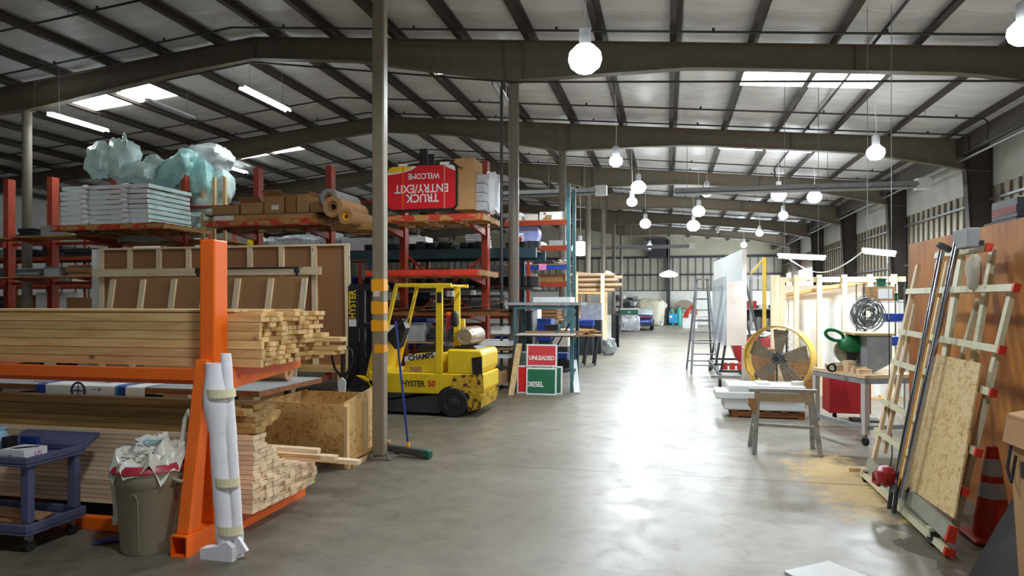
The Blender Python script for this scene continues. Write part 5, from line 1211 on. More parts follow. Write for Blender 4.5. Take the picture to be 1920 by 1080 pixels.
# desk, stools, workbench clutter
Yd = 20.5
t = thing('work_bench', 'dark-legged bench with scrap wood right of the teal shelf', 'table', (X(1085, Yd), Yd, 0))
MB().box(-.75, .65, -.3, .5, .84, .88).build('tabletop', pallet_x, t)
for x in (-.5, .2, .5):
    MB().bar((x, -.25, 0), (x + .1, -.2, .84), .06, .06).build('leg', dkgrey, t); MB().bar((x - .12, .4, 0), (x, .4, .84), .06, .06).build('leg', dkgrey, t)
one('scrap_heap', MB().blob((X(1085, Yd), Yd + .1, .97), (.5, .25, .085), .8, 5, 3, 30, 8), pallet_x, 'jumbled scrap wood heaped on the dark-legged bench', 'wood', smooth=False)
for i, (px, py0, py1, wpx, Yx, m, lab) in enumerate(((1020, 640, 600, 26, 17.8, blue, 'blue crate seen through the teal shelf'), (1095, 612, 603, 34, 24, blue, 'blue crate on the floor before the pine stand'), (990, 640, 585, 12, 18.2, dkgrey, 'dark upright carton seen through the teal shelf'),
        (1003, 655, 580, 10, 18.4, white, 'white upright board seen through the teal shelf'), (1050, 650, 620, 30, 18.0, offw, 'cream crate behind the teal shelf'), (1108, 600, 570, 40, 24.6, stretch, 'film-covered crate left of the pine stand'),
        (985, 700, 650, 18, 17.0, kraft2, 'brown carton low behind the teal shelf'))):
    p0, p1 = at(px - wpx / 2, py0, Yx), at(px + wpx / 2, py1, Yx)
    t = thing('crate', lab, 'box', ((p0[0] + p1[0]) / 2, Yx + .3, 0)); w_ = (p1[0] - p0[0]) / 2; zb_ = max(.0, p0[2]); 
    MB().box(-w_, w_, -.3, .3, zb_, p1[2]).build('box_body', m, t, bevel=.01); MB().box(-w_ - .01, w_ + .01, -.31, .31, p1[2] + .001, p1[2] + .03).build('lid', m, t)
    if zb_ > .05: MB().box(-w_ + .02, w_ - .02, -.25, .25, 0, zb_ - .001).build('stand', dkgrey, t)
one('grey_bin_bag', MB().blob((X(1142, 24.3), 24.3, .3), (.25, .25, .3), .35, 2, 3, 18, 12), solid('grey_film', '#9aa3a3', .4), 'grey full bag on the floor at the foot of the pine stand', 'bag', smooth=True)
for i, (px, m, lab, h) in enumerate(((1143, white, 'white door panel leaning beyond the pine stand', 1.3), (1151, dkgrey, 'charcoal panel leaning beyond the pine stand', 1.35), (1157, black, 'black panel at the aisle end of the leaning boards', 1.3))):
    one('display_board', MB().add([(X(px - 4, 29), 28.6 + i * .1, 0), (X(px + 5, 29), 28.4 + i * .1, 0), (X(px + 5, 29), 28.45 + i * .1, 0), (X(px - 4, 29), 28.65 + i * .1, 0), (X(px - 5, 29), 29.1 + i * .1, h), (X(px + 3, 29), 29.0 + i * .1, h), (X(px + 3, 29), 29.05 + i * .1, h), (X(px - 5, 29), 29.15 + i * .1, h)],
        [(0, 3, 2, 1), (4, 5, 6, 7), (0, 1, 5, 4), (1, 2, 6, 5), (2, 3, 7, 6), (3, 0, 4, 7)]), m, lab, 'panel')
# wrapped pallet, green box, car
p = gp(1180, 622); xw = X(1198, p[1]) - X(1160, p[1])
one('wrapped_pallet', MB().blob((p[0], p[1] + .6, .52), (xw / 2 * .98, .6, .52), .12, 3, 2, 40, 20, .35), stretch, 'film-wrapped grey pallet load beside the parked car', 'pallet load', smooth=True)
t = thing('green_crate', 'dark green crate with white lid on the wrapped pallet', 'box', (X(1170, p[1]) + .3, p[1] + .5, 1.05))
MB().box(-.55, .55, -.3, .3, 0, .32).build('crate_body', dgreen, t, bevel=.01); MB().box(-.58, .58, -.32, .32, .321, .39).build('lid', white, t); MB().box(-.06, .08, -.302, -.3005, .13, .2).build('label', white, t)
t = thing('car', 'dark blue parked car with silver windows seen from behind', 'car', (X(1198, 46), 47.6, 0))
prof = [(-2.2, .28), (-2.25, .6), (-2.1, .92), (-1.55, 1.0), (-.9, 1.34), (.2, 1.38), (1.0, .98), (1.9, .82), (2.2, .6), (2.2, .28)]
MB().prism(prof, 'yz', -.86, .86).build('body', solid('navy_metallic', '#2b3f74', .25, .4), t, bevel=.12, smooth=True)
MB().prism([(-1.62, 1.0), (-.93, 1.345), (.2, 1.39), (.9, 1.03)], 'yz', -.865, .865).build('windows', solid('silver_glass', '#b5bfca', .2, .3), t)
MB().prism([(-1.57, 1.01), (-.93, 1.345), (-.95, 1.37), (-1.62, 1.03)], 'yz', -.7, .7).build('rear_window', MATS['silver_glass'], t)
MB().box(-.7, .8, -2.27, -2.2, .84, .92).build('tail_light', red, t)
MB().box(-.8, .8, -2.29, -2.24, .28, .4).build('bumper', black, t)
for x in (-.8, .8):
    for y in (-1.35, 1.35): MB().lathe([(.02, -.1), (.32, -.1), (.33, .1), (.02, .1)], (x, y, .33), 'x', 24).build('wheel', rubber, t, smooth=True)
for y in (-1.35, 1.35): MB().lathe([(.02, .103), (.2, .103), (.2, .11), (.02, .11)], (.8, y, .33), 'x', 16).build('hubcap', alu, t)

# ---------------------------------------------------------------- things along the end wall
def far(px0, px1, py0, py1, Y): a, b_ = at(px0, py1, Y), at(px1, py0, Y); return a[0], b_[0], max(0.0, a[2]), b_[2]
x0, x1, z0, z1 = far(1254, 1270, 592, 603, 56.5)
t = thing('welder', 'bright blue welder box on wheels before the white block wall', 'machine', ((x0 + x1) / 2, 56.5, 0)); w_ = (x1 - x0) / 2
MB().box(-w_, w_, -.4, .4, .18, .92).build('cabinet', cyan, t, bevel=.03); MB().box(-w_ * .8, -w_ * .2, -.41, -.401, .6, .75).build('dial_plate', white, t)
for sx in (-w_ * .7, w_ * .7): MB().cyl((sx - .04, -.25, .1), (sx + .04, -.25, .1), .1, n=12).build('wheel', rubber, t)
for i, (px, top) in enumerate(((1260, 576), (1273, 573))):
    p = at(px, 603, 57.1); h = at(px, top, 57.1)[2]
    t = thing('gas_cylinder', 'green gas cylinder %s the blue welder' % ['rising behind', 'standing right of'][i], 'gas cylinder', (p[0], 57.1, 0), group='gas cylinders')
    r = .17 if i == 0 else .2
    MB().lathe([(r * .9, 0), (r, .03), (r, h - .35), (r * .5, h - .14), (.05, h - .1)], n=16).build('bottle', solid('mint_paint', '#3aa78f', .45) if i == 0 else MATS['mint_paint'], t, smooth=True)
    MB().cyl((0, 0, h - .1), (0, 0, h), .05, n=8).build('valve', steel_dk, t)
p = at(1283, 590, 57.3)
t = thing('cable_drum', 'big brown cable drum leaning on the end wall', 'reel', (p[0], 57.3, 0))
MB().lathe([(.35, 0), (1.0, 0), (1.0, .12), (.35, .12)], (0, 0, 1.02), 'y', 32).build('flange', solid('drum_brown', '#8f8270', .8), t); MB().lathe([(.3, .12), (.45, .12), (.45, .5), (.3, .5)], (0, 0, 1.02), 'y', 24).build('hub', black, t)
p = at(1293, 585, 50)
t = thing('red_hose_rack', 'red hoses hung over a white tub behind the step ladder', 'hose', (p[0], 50, 0))
MB().box(-.5, .5, -.4, .4, 0, 1.0).build('tub', white, t, bevel=.03)
for k in range(5): MB().tube([(-.45 + .08 * k, -.42, .75), (-.3 + .07 * k, -.4, 1.15 + .08 * k), (.1, -.35, 1.35 + .07 * k), (.4, -.35, 1.2 + .05 * k), (.5, -.42, .8)], .035, 6).build('hose', cone_o, t, smooth=True)
p = at(1245, 590, 56.8)
t = thing('hand_truck', 'grey hand truck with hoses leaning on the end wall', 'hand truck', (p[0], 56.8, 0))
for sx in (-.25, .25): MB().tube([(sx, -.1, 0), (sx, .1, 1.4), (sx * .6, .1, 1.75)], .04, 6).build('rail', steel_dk, t)
MB().box(-.3, .3, -.35, -.05, .02, .05).build('toe_plate', steel_dk, t); MB().tube([(.45, 0, .05), (.35, 0, .8), (.6, 0, 1.3), (.75, 0, 1.1), (.7, 0, .1)], .05, 8).build('hose', greyp, t, smooth=True); MB().blob((0, 0, 1.55), (.25, .15, .3), .3, 2, 2, 14, 10).build('bundle', offw, t, smooth=True)
p = at(1239, 598, 56.2)
one('white_bucket', MB().lathe([(.18, 0), (.25, .5), (.26, .52), (.01, .52)], (0, 0, 0), n=18), white, 'white bucket on the floor left of the hand truck', 'bucket', local=(p[0], 56.2, 0), smooth=True)
p = at(1219, 590, 55)
one('covered_machine', MB().blob((p[0], 55.4, 1.0), (1.05, .8, 1.05), .18, 1.5, 6, 30, 16, .5), solid('beige_cover', '#c0bca6', .8), 'beige fabric-covered machine behind the parked car', 'machine', smooth=True)
for i, (px, py) in enumerate(((1176, 560), (1176, 572), (1176, 582))):
    x0, x1, z0, z1 = far(1150, 1200, py, py + 3, 57.3)
    t = thing('wall_shelf', 'loaded shelf on the end wall, %s of three' % ['top', 'middle', 'bottom'][i], 'shelf', ((x0 + x1) / 2, 57.6, z0), group='shelves on the end wall'); MB().box(-(x1 - x0) / 2, (x1 - x0) / 2, -.4, .45, 0, .06).build('board', steel_dk, t); MB().bar((0, .44, -.3), (0, -.2, -.01), .04, .04).build('bracket', steel_dk, t)
    rs = random.Random(5 + i); x = x0 + .1; k = 0
    while x < x1 - .3:
        w_ = rs.uniform(.2, .5); k += 1; b = MB()
        if rs.random() < .5: b.box(x, x + w_, 57.4, 57.9, z0 + .062, z0 + .062 + rs.uniform(.15, .38))
        else: b.lathe([(w_ * .4, 0), (w_ * .45, .02), (w_ * .42, .3), (w_ * .2, .36), (.02, .37)], (x + w_ / 2, 57.6, z0 + .062), n=12)
        one('shelf_goods', b, rs.choice([white, dkgrey, red, offw, greyp, steel_dk]), 'small container on the %s end wall shelf, %s from left' % (['top', 'middle', 'bottom'][i], ['first', 'second', 'third', 'fourth', 'fifth', 'sixth', 'seventh', 'eighth', 'ninth', 'tenth', 'eleventh'][k - 1]), 'container'); x += w_ + rs.uniform(.03, .12)
# louvre unit and grey box up on the end wall
x0, x1, z0, z1 = far(1215, 1252, 447, 484, 57.7)
t = thing('wall_louvre', 'dark metal louvre box high on the end wall', 'vent', ((x0 + x1) / 2, 57.75, z0)); w_ = (x1 - x0) / 2
MB().box(-w_, w_, 0, .4, 0, z1 - z0).build('housing', solid('dark_louvre', '#3c3843', .5), t)
for k in range(6): MB().box(-w_ + .1, w_ - .15, -.05, -.001, .1 + .24 * k, .2 + .24 * k).build('slat', steel_dk, t)
x0, x1, z0, z1 = far(1206, 1222, 452, 471, 57.2); one('control_cabinet', MB().box(x0, x1, 57.2, 57.7, z0, z1), solid('grey_blue_box', '#5d626a', .5), 'grey box fixed beside the louvre high on the end wall', 'box')
one('end_post', MB().box(at(1253, 500, 57.8)[0] - .15, at(1253, 500, 57.8)[0] + .15, 57.75, 58.0, 0, 6.9), steel_dk, 'dark steel post against the end wall right of the louvre', 'column')
for i, px in enumerate((1290, 1402)): pass

# ================================================================ RIGHT OF THE AISLE
# step ladder
Yl = 18.3
xl, xr = X(1296, Yl), X(1347, Yl); zt = 2.42; xc = (xl + xr) / 2; hw = (xr - xl) / 2
t = thing('step_ladder', 'tall aluminium step ladder standing open beside the aisle', 'ladder', (xc, Yl + .5, 0))
tl, tr = X(1306, Yl + .5) - xc, X(1326, Yl + .5) - xc
for a, c in ((-hw, tl), (hw, tr)):
    MB().bar((a, -.5, 0), (c, 0, zt), .06, .03, (0, 1, 0)).build('front_rail', alu, t); MB().bar((a - .08, .85, 0), (c, .05, zt), .05, .03, (0, 1, 0)).build('rear_rail', alu, t)
for k in range(8):
    f = (k + .8) / 8.6; a, c = -hw + (tl + hw) * f, hw + (tr - hw) * f
    MB().box(a + .015, c - .015, -.5 + .5 * f - .05, -.5 + .5 * f + .05, zt * f - .01, zt * f + .02).build('step', alu, t)
    if k % 2 == 0: MB().box(a - .06, c - .0, .85 - .8 * f - .01, .85 - .8 * f + .02, zt * f, zt * f + .03).build('rear_bar', alu, t)
MB().box(tl - .05, tr + .05, -.1, .15, zt + .002, zt + .04).build('top_cap', alu, t)
MB().box(tl - .02, tr + .04, -.0, .3, zt * .6, zt * .6 + .02).build('tool_shelf', alu, t)
MB().cyl((xc * 0 + .0, -.12, zt * .42), (0, -.12, zt * .56), .13, n=14).build('pail', greyp, t, smooth=True) if False else None
# white sign box on a frame trolley
t = thing('white_sign_box', 'tall white box panel with cream end standing on a trolley', 'panel', (1.5, 16.0, 0))
MB().prism([(X(1391, 15.9) - 1.5, 0), (X(1400, 15.9) - 1.5, 0), (X(1400, 15.9) - 1.5, 5.3), (1.42 - 1.5, 5.3), (1.28 - 1.5, 5.3)], 'xy', 2.3, 2.99) if False else None
a0, a1 = X(1392, 15.8) - 1.5, X(1400, 15.8) - 1.5
MB().add([(a0, -.2, 2.3), (a1, -.2, 2.3), (1.40 - 1.5, 4.9, 2.3), (1.30 - 1.5, 4.9, 2.3), (a0, -.2, 3.0), (a1, -.2, 3.0), (1.40 - 1.5, 4.9, 3.0), (1.30 - 1.5, 4.9, 3.0)], [(0, 3, 2, 1), (4, 5, 6, 7), (1, 2, 6, 5), (2, 3, 7, 6), (3, 0, 4, 7)]).mat(1).add([(a0, -.2, 2.3), (a1, -.2, 2.3), (a1, -.2, 3.0), (a0, -.2, 3.0)], [(0, 1, 2, 3)]).build('upper_panel', [white, offw], t)
MB().box(X(1362, 15.8) - 1.5, a1, -.22, -.1, .90, 2.298).build('end_panel', offw, t, label='cream end panel')
MB().box(X(1360, 15.8) - 1.55, X(1362, 15.8) - 1.5, -.25, 3.5, .9, 2.4).build('film_cover', clear('grey_film2', '#c4d0da', .55, .25), t, smooth=False, label='crumpled clear film on the side')
for y in (-.1, 1.6, 3.3):
    MB().bar((-.35, y, .35), (-.05, y, 2.3), .05, .05).build('frame_leg', steel_dk, t); MB().bar((.6, y, .35), (.15, y, 2.3), .05, .05).build('frame_leg', steel_dk, t); MB().box(-.4, .75, y - .03, y + .03, .3, .35).build('cross_bar', steel_dk, t)
for x in (-.4, .7): MB().box(x - .03, x + .03, -.5, 3.5, .24, .3).build('base_rail', steel_dk, t)
MB().box(-.6, .9, -.62, -.52, .22, .28).build('tow_bar', galv, t)
for x in (-.4, .7):
    for y in (-.4, 3.3): MB().box(x - .02, x + .02, y - .04, y + .04, .14, .24).build('caster_fork', galv, t); MB().cyl((x - .03, y, .1), (x + .03, y, .1), .1, n=16).build('caster_wheel', steel_dk, t, smooth=True)
one('red_clamp_rack', MB().box(.95, 1.6, 16.1, 16.3, .36, .46).box(1.0, 1.1, 16.1, 16.3, .46, .56), red, 'row of red clamps lying on the trolley base', 'clamps') if False else None
for i in range(4): one('red_clamp', MB().box(1.18 + .16 * i, 1.29 + .16 * i, 16.0, 16.12, .352, .50), cone_o, 'red clamp block on the trolley crossbar, %s from left' % ['first', 'second', 'third', 'fourth'][i], 'clamp', 'red clamps on the trolley')
# red tool cart, dark cabinet and hoist behind the trolley
Yc = 18.6
t = thing('tool_cart', 'red tool cart with white clutter behind the trolley', 'cart', (X(1404, Yc), Yc, 0))
MB().prism([(-.3, .35), (.55, .35), (.7, .95), (-.5, .95)], 'xz', -.3, .4).build('cart_body', red, t, bevel=.02)
for x in (-.2, .45):
    for y in (-.2, .3): MB().bar((x, y, .35), (x, y, .08), .04, .04).build('caster_post', steel_dk, t); MB().cyl((x - .02, y, .06), (x + .02, y, .06), .06, n=12).build('caster_wheel', rubber, t)
one('rag_heap', MB().blob((X(1406, Yc), Yc, 1.03), (.5, .3, .085), .7, 4, 9, 26, 8), white, 'white paper and parts heaped on the red tool cart', 'paper')
Yk = 21.5; x0, x1 = X(1396, Yk), X(1452, Yk)
t = thing('work_counter', 'dark steel counter with shelves behind the white box panel', 'cabinet', ((x0 + x1) / 2, Yk + .3, 0)); w_ = (x1 - x0) / 2
MB().box(-w_, w_, -.25, .3, 0, .82).build('cabinet', dkgrey, t); MB().box(-w_, w_, .25, .3, .82, 1.75).build('back_panel', dkgrey, t)
for z in (1.02, 1.62): MB().box(-w_, w_ * .9, -.25, .25, z, z + .04).build('shelf', greyp, t)
for sx in (-w_ + .02, w_ - .04): MB().box(sx, sx + .03, -.24, .24, .821, 1.62).build('side_panel', dkgrey, t)
for i, (px, m, r, h) in enumerate(((1402, greyp, .1, .22), (1412, white, .09, .2), (1421, alu, .12, .34), (1430, alu, .12, .28), (1438, alu, .11, .3))):
    one('metal_pot', MB().lathe([(r * .95, 0), (r, .02), (r, h), (r * .9, h)], n=16), m, '%s metal pot on the dark counter, %s from left' % (['grey', 'white', 'tall shiny', 'shiny', 'bright'][i], ['first', 'second', 'third', 'fourth', 'fifth'][i]), 'pot', local=(X(px, Yk + .2), Yk + .2, 1.061), smooth=True)
for i, (px0, px1, m, h) in enumerate(((1396, 1404, red, .22), (1408, 1418, red, .22), (1424, 1440, white, .12))):
    one('parts_box', MB().box(X(px0, Yk + .2), X(px1, Yk + .2), Yk + .1, Yk + .4, 1.661, 1.661 + h), m, ['small red box at the left on top of the dark counter', 'red box in the middle on top of the dark counter', 'flat white box on top of the dark counter'][i], 'box')
Yh = 19.8
t = thing('yellow_hoist', 'yellow jib hoist rising behind the white box panel', 'hoist', (X(1433, Yh), Yh, 0)); cx = t.location.x
MB().box(-.045, .045, -.045, .045, 0, 3.05).build('mast', solid('hoist_yellow', '#d9b23c', .5), t); MB().bar((0, 0, 3.02), (X(1408, Yh) - cx, 0, 2.62), .055, .055).build('boom', MATS['hoist_yellow'], t)
MB().cyl((X(1408, Yh) - cx, 0, .0), (X(1408, Yh) - cx, 0, 2.6), .045, n=12).build('prop', greyp, t, smooth=True); MB().bar((X(1408, Yh) - cx, 0, 2.5), (0, 0, 2.5), .03, .03).build('tie_bar', galv, t)
# stud wall with white sheet behind
Yw = 14.3
xs0, xs1 = X(1447, Yw), X(1700, Yw); zw = at(1560, 519, Yw)[2]
t = thing('stud_wall', 'pale pine stud wall frame with round poles before white sheeting', 'frame', ((xs0 + xs1) / 2, Yw, 0)); cx = t.location.x
for px, w_ in ((1453, .16), (1466, .1), (1493, .085), (1536, .085), (1583, .085), (1631, .085), (1676, .09)):
    MB().box(X(px, Yw) - cx - w_ / 2, X(px, Yw) - cx + w_ / 2, -.05, .04, .04, zw - .001 if px in (1466,) else zw + .04).build('stud', pine_p, t)
MB().box(xs0 - cx + .01, xs1 - cx, .041, .08, zw - .1, zw - .001).build('top_plate', pine_px, t); MB().box(xs0 - cx, xs1 - cx, -.05, .05, 0, .039).build('bottom_plate', pine, t)
q0, q1 = at(1474, 553, Yw + .1), at(1650, 524, Yw + .1)
MB().cyl((q0[0] - cx, .13, q0[2]), (q1[0] - cx, .13, q1[2]), .045, n=12).build('round_pole', pine, t, smooth=True)
for px in (1497, 1590, 1665): MB().bar((X(px, Yw) - cx, .05, 0.0), (X(px, Yw) - cx, .6, .0 + .02), .08, .04).build('floor_brace', pine, t)
t = thing('white_sheeting', 'white and grey wall sheeting standing behind the stud wall', 'panel', ((xs0 + xs1) / 2, Yw + .5, 0))
MB().box(xs0 - cx - .0 + .2, xs1 - cx, 0, .03, 0, zw - .15).build('grey_sheet', offw, t)
for a, c in ((1468, 1475), (1479, 1519), (1537, 1577), (1585, 1660), (1664, 1694)):
    MB().box(X(a, Yw + .5) - cx, X(c, Yw + .5) - cx, -.012, -.001, 0, at(a, 562, Yw + .5)[2]).build('white_sheet', white, t)
# drum fan
Yf = 12.75; fxc, fzc = X(1460, Yf), at(1460, 672, Yf)[2]
t = thing('drum_fan', 'large round drum fan with yellow rim facing the aisle', 'fan', (fxc, Yf, 0), -.42); r = .55
MB().lathe([(r, -.14), (r + .022, -.15), (r + .022, .22), (r, .22), (r - .004, .2), (r - .004, -.12)], (0, 0, fzc), 'y', 48).build('drum', solid('fan_yellow', '#e0b548', .45), t, smooth=True)
b = MB()
for k in range(9): b.tube([(r * (k + 1) / 9.2 * math.cos(2 * PI * q / 40), -.15, fzc + r * (k + 1) / 9.2 * math.sin(2 * PI * q / 40)) for q in range(40)], .003, 4, True)
for k in range(24): a = 2 * PI * k / 24; b.bar((.06 * math.cos(a), -.155, fzc + .06 * math.sin(a)), (r * math.cos(a), -.15, fzc + r * math.sin(a)), .004, .004)
b.build('guard', galv, t)
for k in range(5):
    a = 2 * PI * k / 5 + .3; b = MB(); ca, sa = math.cos(a), math.sin(a)
    P2 = [(.09, -.06), (.48, -.17), (.5, .1), (.12, .07)]
    b.add([(u * ca - v * sa, .0 + .09 * (v) * 2 - .004, fzc + u * sa + v * ca) for u, v in P2] + [(u * ca - v * sa, .0 + .09 * (v) * 2 + .004, fzc + u * sa + v * ca) for u, v in P2], [(0, 1, 2, 3), (7, 6, 5, 4), (0, 4, 5, 1), (1, 5, 6, 2), (2, 6, 7, 3), (3, 7, 4, 0)])
    b.build('blade', solid('fan_blade', '#8a7c66', .5), t) if k == 0 else b.build('blade', MATS['fan_blade'], t)
MB().cyl((0, -.1, fzc), (0, .18, fzc), .1, n=20).build('motor', steel_dk, t, smooth=True)
for x in (-.07, .1): MB().box(x - .012, x + .012, .1, .16, fzc - .5, fzc + .5).build('motor_bar', steel_dk, t)
for x in (-.35, .35):
    MB().bar((x, -.2, .02), (x, .3, .02), .05, .04).build('foot', steel_dk, t); MB().bar((x, .05, .04), (x * 1.15, .05, fzc - r * .55), .04, .04).build('stand_leg', steel_dk, t)
# boxes behind the fan
one('dusty_carton', MB().box(X(1408, 13.6), X(1450, 13.6), 13.4, 13.9, 0, .98), kraft2, 'dusty brown carton seen through the drum fan', 'box')
one('cream_cabinet', MB().box(X(1391, 13.9), X(1407, 13.9), 13.5, 13.95, 0, 1.0), offw, 'cream cabinet edge standing left of the drum fan', 'cabinet')
one('timber_stack', MB().box(X(1486, 13.4), X(1530, 13.4), 13.3, 13.9, .0, .85), pallet_x, 'timber crate right of the fan motor', 'box')
# white moulded boards on a pallet
Yp = 11.6
t = thing('pallet', 'dark low pallet under the white moulded boards', 'pallet', (X(1440, Yp), Yp + .35, 0))
for y in (-.3, 0, .3): MB().box(-.55, .55, y - .04, y + .04, .02, .1).build('stringer', brown_w, t)
for x in (-.5, -.25, 0, .25, .5): MB().box(x - .045, x + .045, -.35, .35, .1005, .12).build('deck_board', brown_w, t)
for x in (-.5, .5): MB().box(x - .045, x + .045, -.35, .35, 0.0, .0195).build('bottom_board', brown_w, t)
zz = .1205
for i, (px0, px1, y0, y1, h, lab) in enumerate(((1358, 1510, Yp, Yp + .7, .17, 'lowest white moulded board on the dark pallet'), (1342, 1500, Yp - .02, Yp + .6, .12, 'white moulded board jutting left over the lowest one'), (1366, 1512, Yp + .02, Yp + .75, .1, 'topmost white moulded board in front of the drum fan'))):
    t = thing('moulded_board', lab, 'board', ((X(px0, Yp) + X(px1, Yp)) / 2, (y0 + y1) / 2, zz), group='white moulded boards'); w_ = (X(px1, Yp) - X(px0, Yp)) / 2; D = (y1 - y0) / 2
    MB().box(-w_, w_, -D, D, 0, h).build('slab', white, t, bevel=.02)
    if i == 2: MB().box(-w_ * .2, w_ * .15, -D * .5, D * .5, h + .001, h + .03).build('raised_block', white, t, bevel=.01); MB().lathe([(.01, 0), (.1, 0), (.1, .06), (.01, .06)], (w_ * .85, -D * .4, h + .001), n=20).build('round_knob', offw, t, smooth=True)
    zz += h + .002
# sawhorse
A, B_ = gp(1409, 842), gp(1533, 851)
t = thing('sawhorse', 'paint-spattered grey sawhorse standing in the aisle', 'sawhorse', ((A[0] + B_[0]) / 2, (A[1] + B_[1]) / 2, 0)); L = (B_[0] - A[0]) / 2
spat = solid('spattered_paint', '#a9aba8', .6, var=.2, scale=14, dirt='#77777a')
MB().box(-L - .04, L, -.06, .04, .735, .775).build('top_plank', spat, t)
MB().box(-L + .02, L - .05, -.075, -.062, .62, .73).build('side_board', solid('dusty_board', '#b7a98c', .7, var=.15, scale=9), t)
for sx in (-1, 1):
    for sy, px in ((-1, 0), (1, 1)):
        MB().bar((sx * (L - .0) , sy * .24, 0), (sx * (L - .07), sy * .02, .735), .055, .03, (0, 1, 0)).build('leg', spat, t)
    MB().bar((sx * (L - .03), -.14, .3), (sx * (L - .03), .14, .3), .03, .03).build('end_tie', spat, t)
MB().bar((-L + .04, -.03, .33), (L - .04, -.03, .31), .03, .035).build('stretcher', spat, t)
one('torn_rag', MB().sheet(lambda u, v: (A[0] - .06 + .1 * u, A[1] - .16 - .02 * v + .01 * math.sin(v * 9), .66 - .16 * v * (.5 + u)), 6, 8, .004), kraft, 'torn brown paper strip hanging on the left end of the sawhorse', 'paper')
# saw table
TA = Vector((2.47, 9.68)); rz = math.radians(22)
t = thing('saw_table', 'pale steel table on casters carrying the green saw', 'table', (2.47, 9.68, 0), rz)
MB().box(0, .85, 0, 1.15, .86, .905).build('tabletop', pink, t); MB().box(0.01, .84, .01, 1.14, .79, .859).build('apron', greyp, t)
for x in (.03, .80):
    for y in (.03, 1.1): MB().box(x - .03, x + .04, y - .03, y + .04, .14, .789).build('leg', offw, t); MB().box(x - .015, x + .015, y - .02, y + .02, .08, .14).build('caster_fork', galv, t); MB().cyl((x - .02, y, .05), (x + .02, y, .05), .05, n=14).build('caster_wheel', rubber, t, smooth=True)
MB().box(.03, .8, .0, .05, .2, .25).build('stretcher', greyp, t); MB().box(0, .05, .06, 1.07, .2, .25).build('stretcher', greyp, t)
# mitre saw
sp = at(1583, 668, 10.55)
t = thing('mitre_saw', 'green and grey mitre saw on the steel table', 'saw', (2.46, 10.45, .906), .1)
MB().box(-.26, .3, -.2, .2, 0, .07).build('saw_base', solid('cast_grey', '#a69f86', .5), t, bevel=.01); MB().lathe([(.02, 0), (.2, 0), (.2, .03), (.02, .03)], (0, 0, .071), n=28).build('turntable', MATS['cast_grey'], t)
MB().lathe([(.02, -.03), (.17, -.03), (.18, 0), (.17, .04), (.02, .04)], (-.02, 0, .27), 'y', 28).build('blade_guard', MATS['cast_grey'], t, smooth=True)
MB().blob((.12, -.06, .36), (.27, .13, .12), .12, 1.5, 3, 24, 14, .7).build('motor_housing', green, t, smooth=True)
MB().tube([(-.2 + .12 * math.cos(a), -.03, .48 + .07 * math.sin(a) - .25 * .12 * math.cos(a)) for a in [2 * PI * q / 20 for q in range(20)]], .024, 10, True).build('handle', green, t, smooth=True)
MB().bar((.12, .1, .08), (.2, .12, .3), .05, .05).build('pivot_arm', MATS['cast_grey'], t)
MB().lathe([(.02, 0), (.04, 0), (.05, .08), (.02, .08)], (.3, -.06, .28), 'x', 14).build('dust_spout', MATS['cast_grey'], t, smooth=True)
for i, (px, py, Yb, s_, rz_) in enumerate(((1560, 676, 10.3, (.1, .06, .05), .3), (1592, 668, 10.25, (.07, .05, .09), .6), (1598, 684, 9.95, (.09, .05, .045), .1), (1612, 680, 9.95, (.08, .06, .05), -.1), (1608, 690, 9.85, (.08, .05, .04), .05), (1580, 690, 9.98, (.06, .04, .05), .9), (1612, 672, 10.02, (.07, .05, .04), .1), (1570, 686, 10.12, (.07, .05, .05), .4))):
    p = atx(px, 690, X(px, Yb)); b = MB().box(-s_[0], s_[0], -s_[1], s_[1], 0, s_[2] * 1.6)
    x = X(px, Yb)
    o = one('wood_block', b, pink, 'small pale wood offcut before the green saw, %s from left' % ['leftmost', 'fifth', 'sixth', 'eighth', 'seventh', 'third', 'fourth', 'second'][i], 'wood block', 'wood offcuts on the saw table', local=(max(x, 2.47 - .375 * (Yb - 9.68) + .1), Yb, .906)); o.rotation_euler.z = rz_
one('tape_roll', MB().lathe([(.035, -.03), (.06, -.03), (.06, .03), (.035, .03)], (0, 0, .06), 'y', 20), black, 'black tape roll among the offcuts on the saw table', 'tape', local=(X(1559, 10.05), 10.05, .907), smooth=True)
# grey hood box with yellowish board on top
t = thing('dust_hood', 'grey folded dust hood with a pale board on top right of the saw', 'hood', (2.99, 10.66, .906), .0)
MB().prism([(-.42, .0), (-.36, -.0), (-.12, .14), (-.12, .5), (-.42, .5)], 'xz', -.7, -.66).build('front_sheet', greyp, t)
MB().box(-.42, -.4, -.66, -.1, 0, .5).build('side_sheet', greyp, t); MB().box(-.58, -.1, -.74, -.1, .501, .53).build('top_board', pine, t); MB().box(-.56, -.46, -.3, -.15, 0, .5).build('strut', steel_dk, t)
